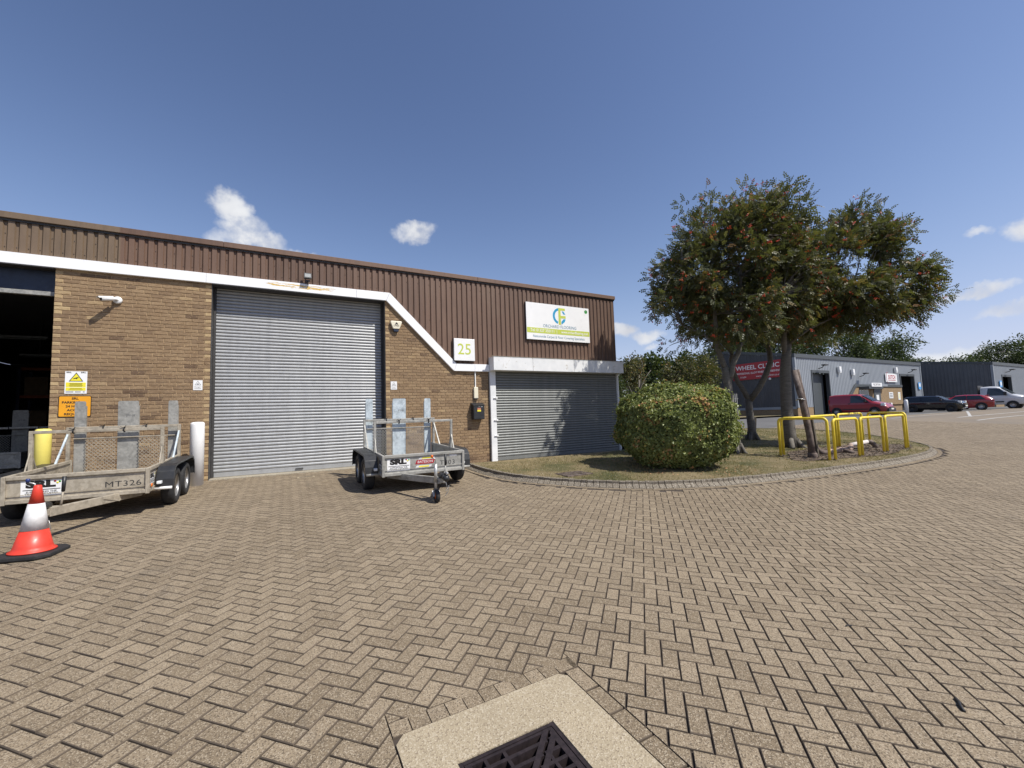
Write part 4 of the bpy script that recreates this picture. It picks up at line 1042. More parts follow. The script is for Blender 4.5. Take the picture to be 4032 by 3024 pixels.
# security camera
cc = fix('security_camera', .905, .006, 4.075, label='white bullet security camera on the left brick pier', cat='security camera')
MB().lathe([(.072, 0), (.072, .035), (.062, .05), (0, .05)], 24, FRONT).build('base', 'white_plastic', cc)
MB().tube([(0, -.045, 0), (-.01, -.085, .005), (-.05, -.125, .0)], [.026, .024, .026], 10).build('arm', 'white_plastic', cc)
d_ = Vector((-.72, -.62, -.22)).normalized(); yv = Vector((0, 0, 1)).cross(d_).normalized(); zv = d_.cross(yv)
Tc = basis(yv, zv, d_, Vector((-.045, -.12, .0)))
bd = MB().lathe([(.0, -.01), (.036, -.01), (.042, .01), (.042, .19), (.0, .19)], 20, Tc).build('body', 'white_plastic', cc)
mb = MB(); k_ = 12; ro = [(.049 * math.cos(R(20 + 140 * i / k_)), .049 * math.sin(R(20 + 140 * i / k_))) for i in range(k_ + 1)]; ri = [(.044 * math.cos(R(160 - 140 * i / k_)), .044 * math.sin(R(160 - 140 * i / k_))) for i in range(k_ + 1)]
mb.prism(ro + ri, -.0, .235, Tc); mb.build('sun_hood', 'white_plastic', cc)
MB().lathe([(.036, .188), (.036, .194), (.02, .195), (0, .195)], 18, Tc).build('lens', 'black', bd)
# alarm box
al = fix('alarm_box', 6.332, .006, 3.95, label='cream alarm box with a dark blue base under the sloping white band', cat='alarm box')
MB().prism([(-.135, .13), (.135, .13), (.145, .1), (.085, -.06), (.07, -.075), (-.07, -.075), (-.085, -.06), (-.145, .1)], 0, .085, FRONT).build('cover', 'cream_plastic', al, bev=.012)
MB().prism([(-.078, -.06), (.078, -.06), (.055, -.145), (-.055, -.145)], .002, .07, FRONT).build('strobe', 'header_blue', al, bev=.008)
T_ = F_(0, 0, .0865)
MB().prism([(-.04, .03), (-.03, .055), (-.012, .075), (-.004, .102), (.006, .09), (.02, .085), (.045, .05), (.045, .03), (.03, .045), (.012, .035), (-.005, .05), (-.02, .032)], 0, .001, T_).build('animal_emblem', 'sign_black', al)
text('lettering', 'LYNX', .048, al, F_(.0, .005, .0865), 'sign_black', width=1.1, weight=.02, ex=.0006)
# floodlight on the band
fl = fix('floodlight', 4.27, .072, 4.80, label='black LED floodlight above the large shutter', cat='floodlight')
MB().tube([(0, 0, 0), (0, -.05, .0), (0, -.07, .05)], .014, 8).build('bracket', 'black_plastic', fl)
MB().box(-.05, .05, -.09, -.04, .04, .075).build('sensor', 'black_plastic', fl, bev=.006)
Tf = Matrix.Translation((0, -.09, .165)) @ Matrix.Rotation(R(-18), 4, 'X')
MB().box(-.082, .082, -.025, .025, -.072, .072, 0, Tf).build('housing', 'black_plastic', fl, bev=.006)
MB().box(-.062, .062, -.029, -.0255, -.045, .045, 0, Tf).build('lens', 'led_lens', fl)
# meter box with conduit
jb = fix('junction_box', 8.53, .006, 2.23, label='slim cream junction box with a white conduit above the letter box', cat='junction box')
MB().box(-.062, .062, -.06, 0, -.155, .155).build('box', 'cream_plastic', jb, bev=.008); MB().box(-.055, .055, -.055, -.002, -.185, -.1555).build('gland', 'dark_frame', jb)
MB().box(-.013, .013, -.026, 0, .1555, .592).build('conduit', 'white_plastic', jb)
# letter box
lb = fix('letter_box', 8.55, .006, 1.70, label='black wall-mounted letter box with a small yellow sticker beside the small shutter', cat='letter box')
MB().box(-.163, .163, -.182, 0, -.215, .17).build('body', 'black_plastic', lb, bev=.006)
mb = MB(); mb.add([(-.178, -.2, .165), (.178, -.2, .165), (.178, 0, .235), (-.178, 0, .235), (-.178, -.2, .18), (.178, -.2, .18), (.178, 0, .25), (-.178, 0, .25)], [(3, 2, 1, 0), (4, 5, 6, 7), (0, 1, 5, 4), (1, 2, 6, 5), (2, 3, 7, 6), (3, 0, 4, 7)])
mb.build('lid', 'black_plastic', lb, bev=.004)
MB().box(-.15, .15, -.187, -.1825, -.2, .155).build('door', 'black_plastic', lb, bev=.003)
MB().lathe([(.012, 0), (.012, .006), (0, .006)], 12, F_(0, .135, .187)).build('lock', 'rim_grey', lb); MB().box(.05, .11, -.19, -.1875, .125, .142).build('name_plate', 'rim_grey', lb)
MB().box(-.055, .052, -.1885, -.1875, .0, .045).build('sticker', 'sign_yellow', lb); M('sticker_red', (.42, .16, .10), .5, var=.3, scale=30); MB().box(-.055, .052, -.1885, -.1875, .046, .1).build('sticker', 'sticker_red', lb)
# bollards
def bollard(name, s, n, mat, h, r, label):
    p = W(s, n); b = empty(name, p, label=label, cat='bollard'); mb = MB()
    mb.lathe([(r, -.04), (r, h - .055), (r * .95, h - .02), (r * .7, h - .004), (0, h)], 28); mb.build('post', mat, b)
    return b
M('bollard_white', (.84, .84, .83), .45, var=.04, scale=5, stain=.06); M('bollard_yellow', (.85, .73, .17), .5, var=.06, scale=6, stain=.08)
bollard('bollard', 2.29, .50, 'bollard_white', 1.24, .118, 'white steel bollard at the left jamb of the large shutter')
bollard('bollard', .12, .50, 'bollard_yellow', 1.2, .104, 'yellow bollard behind the left trailer at the edge of the dark doorway')
# small drain by the shutter, manhole in the lawn
dr = empty('drain_cover', WD(4.22, .70), label='small grey drain cover in the paving below the large shutter', cat='drain cover'); dr.matrix_world = B @ Matrix.Translation((4.22, -.7, zl(4.22, -.7)))
mb = MB(); mb.box(-.17, .17, -.07, -.045, -.02, .006); mb.box(-.17, .17, .045, .07, -.02, .006); mb.box(-.17, -.13, -.045, .045, -.02, .006); mb.box(.13, .17, -.045, .045, -.02, .006); mb.build('frame', 'gully_concrete', dr); MB().box(-.13, .13, -.045, .045, -.02, .004).build('lid', 'iron', dr)
mh = empty('manhole_cover', B @ Matrix.Translation((9.25, -3.45, zl(9.25, -3.45, .112))), label='rusty ribbed manhole cover in the grass beside the bush', cat='manhole cover')
MB().box(-.33, .33, -.25, .25, -.03, .012).build('lid', 'rust_pipe', mh, bev=.004)
for i in range(7): MB().box(-.3 + i * .092, -.27 + i * .092, -.22, .22, .0125, .019).build('rib', 'rust_pipe', mh)
# cone
cn = empty('traffic_cone', W(1.38, 4.26), label='red and white traffic cone on a black base in front of the left trailer', cat='cone')
cn.matrix_world = Matrix.Translation(W(1.38, 4.26)) @ Matrix.Rotation(R(18), 4, 'Z') @ Matrix.Rotation(R(1.5), 4, 'Y')
mb = MB(); hb = .245; c_ = .09; oct_ = [(hb, -hb + c_), (hb, hb - c_), (hb - c_, hb), (-hb + c_, hb), (-hb, hb - c_), (-hb, -hb + c_), (-hb + c_, -hb), (hb - c_, -hb)]
mb.prism(oct_, .0, .045); mb.build('base', 'rubber', cn, bev=.012)
M('cone_mouth', (.35, .05, .03), .6)
MB().lathe([(.19, .05), (.185, .06), (.162, .072), (.152, .1), (.109, .272)], 32).build('lower_cone', 'cone_orange', cn)
MB().lathe([(.1115, .274), (.0645, .55)], 32).build('reflective_sleeve', 'cone_sleeve', cn)
MB().lathe([(.0622, .552), (.032, .735), (.026, .745), (.021, .74), (.02, .70)], 32).build('upper_cone', 'cone_orange', cn)
# twigs and strips of litter on the blocks
for i, (x, y, l, w_, a, lbx) in enumerate(((2.31, 2.36, .11, .016, 60, 'black strip of rubber lying on the blocks at the lower right'), (2.36, 3.16, .055, .008, 8, 'thin bent twig on the blocks, farthest of the three scraps at right'), (2.54, 2.9, .04, .007, -30, 'tiny dark twig on the blocks between the other two scraps at right'))):
    o = empty('litter', Matrix.Translation((x, y, gz(x, y) + .002)) @ Matrix.Rotation(R(a), 4, 'Z'), label=lbx, cat='litter', group='dark scraps on the blocks at right')
    MB().tube([(-l / 2, 0, .003), (-l / 6, .004, .006), (l / 5, -.003, .005), (l / 2, .003, .003)], w_ / 2, 6).build('strip', 'black', o)
# ================================================================ PLANT TRAILERS (x forward, y left, z up)
HW, LB, ZB, ZT = .755, 1.895, .32, .68
FX = basis((0, 1, 0), (0, 0, 1), (1, 0, 0))
FLEFT = basis((-1, 0, 0), (0, 0, 1), (0, 1, 0)); FRIGHT = basis((1, 0, 0), (0, 0, 1), (0, -1, 0))
def make_wheel(parent, x, y, r=.29, wd=.165, rim='rim_grey', spokes=8, flush=False):
    T = Matrix.Translation((x, y, r)) @ Matrix.Rotation(R(-90 if y > 0 else 90), 4, 'X')
    wh = empty('wheel', None); wh.parent = parent; wh.matrix_local = T
    h = wd / 2; ri = r * .62
    MB().lathe([(ri, -h), (r * .9, -h), (r * .97, -h * .8), (r, -h * .5), (r, h * .5), (r * .97, h * .8), (r * .9, h), (ri * 1.05, h * .98), (ri, h * .8), (ri, -h)], 36).build('tyre', 'rubber', wh)
    MB().lathe([(ri, h * .8), (ri * .97, h * .82), (ri * .9, h * .72), (ri * .6, h * .68), (ri * .5, h * .8), (ri * .2, h * .85), (0, h * .85)] if flush else [(ri, h * .8), (ri * .97, h * .82), (ri * .9, h * .35), (ri * .6, h * .2), (ri * .55, h * .5), (ri * .2, h * .55), (0, h * .55)], 28).build('rim', rim, wh)
    mb = MB()
    for i in range(spokes):
        a = 6.283 * i / spokes; mb.lathe([(r * .045, 0), (r * .045, .003), (0, .003)], 8, Matrix.Translation((ri * .75 * math.cos(a), ri * .75 * math.sin(a), h * (.7 if flush else .3))))
    mb.build('rim_holes', 'black', wh, kind='stuff')
    return wh
def srl_sticker(parent, T, sc=1.):
    st = MB().prism([(-.2, -.1), (.2, -.1), (.2, .105), (-.2, .105)], 0, .0015, T).build('sticker', 'sign_white', parent)
    U_ = lambda x, z, dz=.0018: T @ Matrix.Translation((x, z, dz))
    text('lettering', 'SRL', .118, st, U_(-.01, .052), 'sign_black', width=1.5, weight=.075, ex=.0004)
    MB().prism([(-.18, -.012), (.185, -.012), (.185, -.022), (-.18, -.022)], .0016, .0022, T).build('rule', 'sign_black', st)
    text('lettering', 'SUPPORTING THE\nTRAFFIC INDUSTRY', .032, st, U_(0, -.058), 'sign_black', width=1.15, weight=.02, ex=.0004, lead=.85)
    for x, z, c_ in ((.13, .085, 'tail_red'), (.155, .063, 'sign_yellow'), (.178, .078, 'green_dot')):
        MB().lathe([(.013, 0), (.013, .001), (0, .001)], 14, U_(x, z, .0022)).build('traffic_light_dot', c_, st)
    return st
def make_trailer(name, body_mat, ramp_mat, handle_mat, X, Y, th, z=None, tilt=.037, **kw):
    z0 = gz(X, Y) if z is None else z
    Tm = Matrix.Translation((X, Y, z0)) @ Matrix.Rotation(th, 4, 'Z') @ Matrix.Rotation(tilt, 4, 'Y')
    t = empty(name, Tm, **kw)
    bm_ = body_mat
    MB().box(-LB + .01, -.02, -HW + .02, HW - .02, ZB + .02, ZB + .05).build('floor', 'stake_wood', t)
    fp = MB().box(-.022, -.016, -HW + .04, HW - .04, ZB + .05, ZT - .045).build('front_panel', bm_, t)
    MB().box(-.035, .012, -HW + .045, HW - .045, ZT - .05, ZT + .002).build('top_rail', bm_, t, bev=.006)
    MB().box(-.04, .01, -HW + .045, HW - .045, ZB, ZB + .052).build('bottom_rail', bm_, t, bev=.005)
    mb = MB(); mb.box(-.004, .004, -HW + .05, HW - .05, ZB + .105, ZB + .112); mb.build('swage', bm_, fp)
    for sg in (-1, 1):
        MB().box(-.045, .014, min(sg * (HW - .044), sg * HW), max(sg * (HW - .044), sg * HW), ZB - .01, ZT - .0).build('corner_post', bm_, t, bev=.005)
        MB().box(-LB, -LB + .05, min(sg * (HW - .044), sg * HW), max(sg * (HW - .044), sg * HW), ZB - .01, ZT + .01).build('corner_post', bm_, t, bev=.005)
        sp_ = MB().box(-LB + .05, -.046, sg * (HW - .02) - .003, sg * (HW - .02) + .003, ZB + .05, ZT - .045).build('side_panel', bm_, t)
        MB().box(-LB + .05, -.046, min(sg * (HW - .042), sg * (HW + .004)), max(sg * (HW - .042), sg * (HW + .004)), ZT - .05, ZT + .002).build('top_rail', bm_, t, bev=.006)
        MB().box(-LB + .05, -.046, min(sg * (HW - .042), sg * HW), max(sg * (HW - .042), sg * HW), ZB, ZB + .052).build('bottom_rail', bm_, t, bev=.005)
        # mudguard
        pth = [(-.27, .34), (-.275, .46), (-.31, .575), (-.40, .645), (-.52, .668), (-1.64, .668), (-1.76, .64), (-1.84, .57), (-1.875, .46), (-1.88, .34)]
        inn = [(x * .985 - .016, z_ - .014) for x, z_ in pth][::-1]; inn = [(-1.075 + (x + 1.075) * .98, z_ - .012) for x, z_ in pth][::-1]
        Tg = basis((1, 0, 0), (0, 0, 1), (0, -1, 0), (0, 0, 0))
        g = MB().prism(pth + inn, -.985 if sg > 0 else .768, -.768 if sg > 0 else .985, Tg).build('mudguard', 'black_plastic', t, bev=.005)
        lip = [(x, z_ - .03) for x, z_ in pth][::-1]
        MB().prism([p for p in pth] + [(-1.075 + (x + 1.075) * .965, z_ - .03) for x, z_ in pth][::-1], -.987 if sg > 0 else .98, -.98 if sg > 0 else .987, Tg).build('lip', 'black_plastic', g)
        MB().tube([(-.255, sg * .76, .33), (-.255, sg * .97, .33)], .022, 10).build('guard_stay', 'white_plastic' if bm_ == 'galvanised_tan' else bm_, t)
        MB().box(-.28, -.2, min(sg * .79, sg * .85), max(sg * .79, sg * .85), .40, .445).build('marker_lamp', 'lamp_glass', t, bev=.01)
        for x in (-.718, -1.434): make_wheel(t, x, sg * .868)
        MB().tube([(-.60, sg * .6, .29), (-1.55, sg * .6, .29)], .03, 8).build('suspension_beam', 'dark_frame', t)
        # drawbar leg with pierced gusset
        MB().bar((-.42, sg * .56, ZB - .045), (.93, sg * .035, .335), .055, .105).build('drawbar', bm_, t, bev=.006)
        mb = MB(); mb.prism([(.02, 0), (.30, 0), (.02, -.09)], -.003, .003, basis((.941, -sg * .338, 0), (0, 0, 1), (0, 1, 0), (-.02, sg * .435, ZB + .005))); mb.build('gusset', bm_, t)
        # hoop posts, braces
    for hx, back in ((-.687, False), (-1.83, True)):
        hp = empty('load_hoop', None); hp.parent = t; hp.matrix_local = Matrix.Translation((hx, 0, 0))
        for sg in (-1, 1):
            MB().box(-.024, .024, min(sg * .728, sg * .772), max(sg * .728, sg * .772), ZT - .1, 1.243).build('post', bm_, hp, bev=.004)
            if back: MB().bar((.02, sg * .75, 1.12), (.42, sg * .75, ZT - .01), .024, .024).build('brace', 'galvanised_bright' if bm_ == 'galvanised_tan' else bm_, hp)
            else:
                for q in (-1, 1): MB().bar((q * .02, sg * .75, .93), (q * .15, sg * .75, ZT - .01), .014, .014).build('brace', bm_, hp)
        MB().box(-.024, .024, -.727, .727, 1.20, 1.245).build('crossbar', bm_, hp, bev=.005)
        for yk in (-.3, .28):
            T_ = Matrix.Translation((0, yk, 1.22)) @ Matrix.Rotation(R(90), 4, 'X'); mb = MB()
            mb.tube([(.036 * math.cos(a), yk, 1.222 + .034 * math.sin(a)) for a in (i * .5236 for i in range(12))], .009, 6, closed=True)
            mb.tube([(.03, yk, 1.25), (.05, yk + .03, 1.285)], .005, 5); mb.tube([(.03, yk, 1.25), (.04, yk - .04, 1.27)], .005, 5)
            mb.build('tie', 'black', hp)
    # ramps and mesh tailboard
    for yc_, hw in ((0, .143), (-.638, .071), (.638, .071)):
        rp = MB(); c_ = .014
        rp.prism([(-hw, .34), (hw, .34), (hw, 1.662), (hw - c_, 1.682), (-hw + c_, 1.682), (-hw, 1.662)], 0, .008, FX @ Matrix.Translation((yc_, 0, -LB - .035)))
        for e in (-1, 1): rp.box(-LB - .075, -LB - .0355, yc_ + e * hw - .004, yc_ + e * hw + .004, .34, 1.6)
        ro = rp.build('ramp', ramp_mat, t)
        if hw > .1: text('stamping', 'JPM8', .055, ro, FX @ Matrix.Translation((yc_ + .03, 1.42, -LB - .026)), 'notice_grey', ex=.0003, width=1.1)
    for y0_, y1_ in ((-.56, -.15), (.15, .56)):
        mp = MB(); zlo, zhi = .36, 1.04; x = -LB + .004
        for zz in (zlo, zhi): mp.box(x - .012, x + .012, y0_, y1_, zz - .012, zz + .012)
        fr_ = mp.build('tailboard_frame', bm_, t)
        ms = MB(); cw, chh = .058, .030; nz = int((zhi - zlo) / chh); ny = int((y1_ - y0_) / (cw / 2))
        for i in range(nz):
            for j in range(ny):
                za = zlo + (i + (j % 2)) * chh; zb_ = zlo + (i + ((j + 1) % 2)) * chh
                if i % 2: za, zb_ = zlo + (i + ((j + 1) % 2)) * chh, zlo + (i + (j % 2)) * chh
                ya, yb = y0_ + j * cw / 2, y0_ + (j + 1) * cw / 2; q = .006
                ms.add([(x, ya, za - q), (x, yb, zb_ - q), (x, yb, zb_ + q), (x, ya, za + q), (x + .004, ya, za - q), (x + .004, yb, zb_ - q), (x + .004, yb, zb_ + q), (x + .004, ya, za + q)], [(0, 3, 2, 1), (4, 5, 6, 7), (3, 7, 6, 2), (0, 1, 5, 4)])
        ms.build('expanded_mesh', bm_, fr_, kind='stuff')
    MB().box(-LB - .02, -LB + .02, -HW + .05, HW - .05, 1.035, 1.052).build('tailboard_rail', bm_, t, bev=.004)
    # coupling, brake lever, jockey wheel
    MB().box(.72, .97, -.055, .055, .30, .375).build('drawbar_nose', bm_, t, bev=.008)
    cp_ = MB(); cp_.tube([(.85, 0, .41), (.99, 0, .415), (1.05, 0, .41)], [.045, .05, .042], 12); cp_.tube([(1.05, 0, .41), (1.13, 0, .40), (1.17, 0, .375)], [.045, .055, .04], 12); cp_.build('coupling', 'black_plastic', t)
    MB().tube([(1.05, 0, .45), (1.1, .0, .485), (1.18, .01, .475)], .014, 8).build('coupling_handle', 'rim_grey', t)
    MB().tube([(.80, .10, .38), (.785, .11, .56)], .012, 8).build('brake_lever', bm_, t); MB().tube([(.785, .11, .55), (.77, .115, .73)], [.019, .022], 8).build('brake_grip', 'black_plastic', t)
    MB().tube([(1.0, .02, .37), (.99, .06, .24), (1.02, .03, .17), (1.03, .08, .26), (.98, .08, .15), (1.01, .02, .10)], .006, 6).build('breakaway_cable', 'rim_grey', t)
    jw = empty('jockey_stand', None); jw.parent = t; jw.matrix_local = Matrix.Translation((.90, -.095, 0)); j0 = .985 * .0
    MB().tube([(0, 0, .17), (0, 0, .46)], .021, 12).build('inner_tube', 'steel_tube', jw); MB().tube([(0, 0, .31), (0, 0, .60)], .027, 12).build('outer_tube', 'steel_tube', jw)
    MB().tube([(0, 0, .60), (0, 0, .68), (.0, -.06, .705)], .009, 8).build('crank', 'steel_tube', jw); MB().lathe([(.0, 0), (.017, .0), (.02, .03), (.016, .045), (0, .047)], 12, Matrix.Translation((0, -.06, .70))).build('knob', handle_mat, jw)
    mb = MB(); mb.bar((0, -.04, .18), (.045, -.04, .095), .006, .04, (0, 1, 0)); mb.bar((0, .04, .18), (.045, .04, .095), .006, .04, (0, 1, 0)); mb.box(-.02, .02, -.045, .045, .17, .182); mb.build('fork', 'steel_tube', jw)
    Tw = Matrix.Translation((.045, 0, .1)) @ Matrix.Rotation(R(90), 4, 'X')
    jt = MB().lathe([(.05, -.03), (.092, -.03), (.1, -.018), (.1, .018), (.092, .03), (.05, .03), (.05, -.03)], 24, Tw).build('jockey_wheel', 'rubber', jw); MB().lathe([(.05, -.026), (.015, -.02), (.015, .02), (.05, .026)], 16, Tw).build('hub', 'amber', jt)
    return t
TR_TH = R(-61.6)
t1 = make_trailer('plant_trailer', 'galvanised_tan', 'galvanised_grey', 'handle_blue', -6.03, 5.94, R(-62.5), label='tan galvanised twin-axle plant trailer with upright ramps stencilled MT326, behind the cone', cat='trailer', group='plant trailers')
t2 = make_trailer('plant_trailer', 'galvanised_grey', 'galvanised_bright', 'handle_orange', -1.62, 7.72, TR_TH, label='grey twin-axle plant trailer with bright upright ramps and T303 on its front panel', cat='trailer', group='plant trailers')
p3 = W(-2.15, -2.9)
t3 = make_trailer('plant_trailer', 'galvanised_grey', 'galvanised_grey', 'handle_blue', p3.x, p3.y, R(-61), z=.425, tilt=0, label='plant trailer standing in the dark inside the left unit', cat='trailer', group='plant trailers')
fxt = lambda y, z, dx=-.0155: FX @ Matrix.Translation((y, z, dx))
for t, yy in ((t1, -.378), (t2, -.466), (t3, -.45)): srl_sticker(t, fxt(yy, .50))
M('stencil', (.03, .03, .03), .7, var=.5, scale=40)
text('stencil_number', 'MT326', .112, t1, fxt(.46, .475), 'stencil', width=1.2, space=1.08, ex=.0004, weight=.0)
text('stencil_number', 'T303', .112, t2, fxt(.43, .475), 'stencil', width=1.2, space=1.08, ex=.0004, weight=.003)
bp = MB().prism([(-.155, -.03), (.18, -.03), (.21, .045), (-.125, .045)], 0, .0012, fxt(-.02, .515)).build('maker_plate', 'sign_red', t2)
text('lettering', 'BATESON', .062, bp, fxt(.005, .523, -.0142), 'cone_sleeve', shear=.2, width=1.05, ex=.0004, weight=.01)
for pz, px_ in ((.592, .04), (.442, -.02)):
    MB().prism([(-.16, -.025), (.13, -.025), (.155, .02), (-.12, .02)], 0, .001, fxt(px_, pz)).build('maker_sticker', 'cone_sleeve', t2); MB().prism([(-.1, -.016), (.09, -.016), (.105, .012), (-.08, .012)], .001, .0016, fxt(px_, pz)).build('maker_sticker', 'sign_yellow', t2)
MB().prism([(-.07, -.016), (.07, -.016), (.07, .016), (-.07, .016)], 0, .001, fxt(.54, .60)).build('data_label', 'cone_sleeve', t2)
for t, sg in ((t1, 1), (t2, -1)):
    TT = (FLEFT if sg > 0 else FRIGHT) @ Matrix.Translation((.22 if sg > 0 else -.22, .50, HW - .0165)) @ Matrix.Scale(.72, 4)
    srl_sticker(t, TT)
MB().lathe([(.028, 0), (.028, .012), (0, .014)], 14, FLEFT @ Matrix.Translation((.1, .41, HW + .001))).build('side_reflector', 'amber', t1)

# ================================================================ BARRIER HOOPS, POLES AND PIPES ON THE ISLAND
def hoop(s0, n0, s1, n1, label, h=1.0, r=.033, rc=.1):
    a, b = WD(s0, n0, .11), WD(s1, n1, .11); m_ = (a + b) / 2
    o = empty('hoop_barrier', m_, label=label, cat='barrier', group='yellow hoop barriers round the leaning poles')
    a, b = a - m_, b - m_; d = (b - a); d.z = 0; L = d.length; d.normalize()
    zt = h + max(a.z, b.z)
    arc = lambda c_, d_, a0: [c_ + d_ * (-rc * math.cos(q)) + Vector((0, 0, rc * math.sin(q))) for q in (a0,)]
    P = [a + Vector((0, 0, -.1)), Vector((a.x, a.y, zt - rc))]
    for i in range(1, 7):
        q = math.pi / 2 * i / 6; P.append(Vector((a.x, a.y, zt - rc)) + d * rc * (1 - math.cos(q)) + Vector((0, 0, rc * math.sin(q))))
    for i in range(0, 7):
        q = math.pi / 2 * (1 - i / 6); P.append(Vector((b.x, b.y, zt - rc)) - d * rc * (1 - math.cos(q)) + Vector((0, 0, rc * math.sin(q))))
    P.append(b + Vector((0, 0, -.1)))
    MB().tube(P, r, 14).build('rail', 'barrier_yellow', o)
    for e in (a, b): MB().lathe([(r + .002, -.02), (r + .03, .0), (r + .012, .012), (r + .002, .014)], 12, Matrix.Translation(e)).build('foot_soil', 'mulch', o)
    return o
HP = [(15.56, 4.26, 15.60, 5.40, 'yellow hoop barrier at the left end of the ring, in front of the largest trunk'), (15.84, 5.42, 16.98, 5.46, 'front-row yellow hoop barrier nearest the leaning poles'), (17.22, 5.43, 18.50, 5.42, 'middle yellow hoop barrier of the front row'), (18.70, 5.42, 20.06, 5.37, 'rightmost yellow hoop barrier of the front row'),
      (20.29, 5.34, 20.95, 4.15, 'yellow hoop barrier closing the right end of the ring'), (15.74, 4.24, 16.72, 4.40, 'back-row yellow hoop barrier behind the leaning poles, nearest the trunk'), (17.1, 4.22, 18.88, 4.12, 'back-row yellow hoop barrier in the middle of the ring'), (19.06, 4.11, 20.78, 4.04, 'back-row yellow hoop barrier farthest right')]
for q in HP: hoop(*q)
lp_ = empty('leaning_pole', WD(15.84, 4.9, .11), label='thick weathered pole leaning left inside the yellow barriers', cat='pole')
pb = Vector((0, 0, -.1))
MB().tube([pb, (-.02, .02, .6), (-.13, .06, 1.6), (-.24, .10, 2.30)], [.085, .078, .074, .072], 16).build('shaft', 'rust_pipe', lp_)
MB().lathe([(.098, 0), (.12, .02), (.11, .16), (.1, .18)], 16, Matrix.Translation((0, 0, -.05))).build('collar', 'rust_pipe', lp_)
MB().tube([(-.155 + .1 * math.cos(a), .06 + .1 * math.sin(a), 1.52 + .02 * math.sin(a * 2)) for a in (i * .5236 for i in range(12))], .012, 6, closed=True).build('wire_tie', 'rim_grey', lp_)
MB().tube([(-.24, .1, 2.3), (-.24, .14, 2.35), (-.2, .06, 2.36), (-.28, .05, 2.34), (-.25, .12, 2.32)], .006, 6).build('wire_loop', 'rim_grey', lp_)
MB().bar((.13, -.03, -.05), (.06, .0, 1.05), .03, .07, (0, 1, 0)).build('batten', 'stake_wood', lp_)
p0 = WD(16.4, 4.75, .11)
dp = empty('drain_pipe', p0, label='thin dark pipe rising beside the leaning pole and bending along the ground', cat='pipe')
inv3 = Matrix.Translation(-p0)
top = W(15.84, 4.9, 0) + Vector((-.10, .22, float(gl(15.84, 4.9)) + .11 + 2.32)); ql = lambda s, n, z: inv3 @ WD(s, n, .11 + z)
top.x += .03; P = [inv3 @ top, ql(16.02, 4.72, 1.5), ql(16.22, 4.72, .75), ql(16.34, 4.72, .32), ql(16.42, 4.74, .16), ql(16.56, 4.76, .08), ql(16.8, 4.79, .06)]
MB().tube(P, [.05, .052, .054, .056, .062, .066, .062], 12).build('riser', 'rust_pipe', dp)
MB().tube([ql(16.8, 4.79, .06), ql(17.95, 4.86, .1)], .062, 12).build('ground_run', 'clay_pipe', dp)
for s in (16.85, 17.35, 17.75): MB().tube([ql(s, 4.79 + (s - 16.8) * .06, .065 + (s - 16.8) * .035), ql(s + .12, 4.80 + (s - 16.8) * .06, .07 + (s - 16.8) * .035)], .08, 12).build('socket', 'clay_pipe', dp)
MB().tube([ql(17.45, 4.84, .085), ql(17.5, 5.02, .05), ql(17.52, 5.12, .02)], .055, 10).build('branch_stub', 'rust_pipe', dp)
MB().tube([ql(18.3, 4.72, .16), ql(19.25, 4.74, .2)], .062, 12).build('white_length', 'white_pipe', dp); MB().tube([ql(17.95, 4.86, .1), ql(18.3, 4.72, .16)], .06, 12).build('joint_length', 'clay_pipe', dp)
MB().tube([ql(19.25, 4.74, .2), ql(19.4, 4.78, .19), ql(19.47, 4.84, .1), ql(19.48, 4.86, -.02)], .066, 12).build('end_bend', 'rust_pipe', dp)
sk = empty('stake', WD(19.62, 1.05, .1), label='short square timber stake beside the rearmost forked trunk', cat='stake'); MB().box(-.045, .045, -.045, .045, -.1, .85, 0, Matrix.Rotation(R(5), 4, 'Y')).build('post', 'stake_wood', sk, bev=.006)

# ================================================================ TREES
def leafT(npair=3, L=.17, lw=.024, ll=.068):
    v, f = [], []
    def lf(bx, by, ang):
        c_, s_ = math.cos(ang), math.sin(ang); k = len(v)
        for a, b, z in ((0, 0, 0), (ll * .45, lw, .006), (ll, 0, -.008), (ll * .45, -lw, .006)): v.append((bx + a * c_ - b * s_, by + a * s_ + b * c_, z - .35 * (bx * bx)))
        f.append((k, k + 1, k + 2, k + 3))
    for i in range(npair):
        x = L * (i + .6) / (npair + .6); lf(x, 0, 1.05); lf(x, 0, -1.05)
    lf(L * .95, 0, 0)
    return np.array(v), np.array(f)
def cardT(a=.10, b=.07):
    return np.array([(0, 0, 0), (a * .5, b * .5, .012), (a, 0, -.01), (a * .5, -b * .5, .012)]), np.array([(0, 1, 2, 3)])
def sample_crown(ells, n, shell=.55, seed=0, gap=.0, gs=1.2):
    rg = np.random.default_rng(seed); vol = np.array([e[3] * e[4] * e[5] for e in ells]); pr = vol / vol.sum()
    out = []
    from mathutils import noise as mn
    cnt = 0
    while len(out) < n and cnt < n * 20:
        cnt += 1
        e = ells[rg.choice(len(ells), p=pr)]; d = rg.normal(size=3); d /= np.linalg.norm(d)
        q = (shell + (1 - shell) * rg.random()) if rg.random() < .8 else rg.random() ** .5
        if rg.random() < .05: q = rg.uniform(1.02, 1.2)
        lump = 1 + .2 * mn.noise(Vector((d * 2.2 + np.array(e[:3])).tolist()))
        p = np.array(e[:3]) + d * q * lump * np.array(e[3:6])
        # drop points deep inside another lobe
        if any(((p[0] - o[0]) / o[3]) ** 2 + ((p[1] - o[1]) / o[4]) ** 2 + ((p[2] - o[2]) / o[5]) ** 2 < .18 for o in ells): continue
        if gap and mn.noise(Vector((p * gs).tolist())) < gap: continue
        out.append(p)
    return np.array(out)
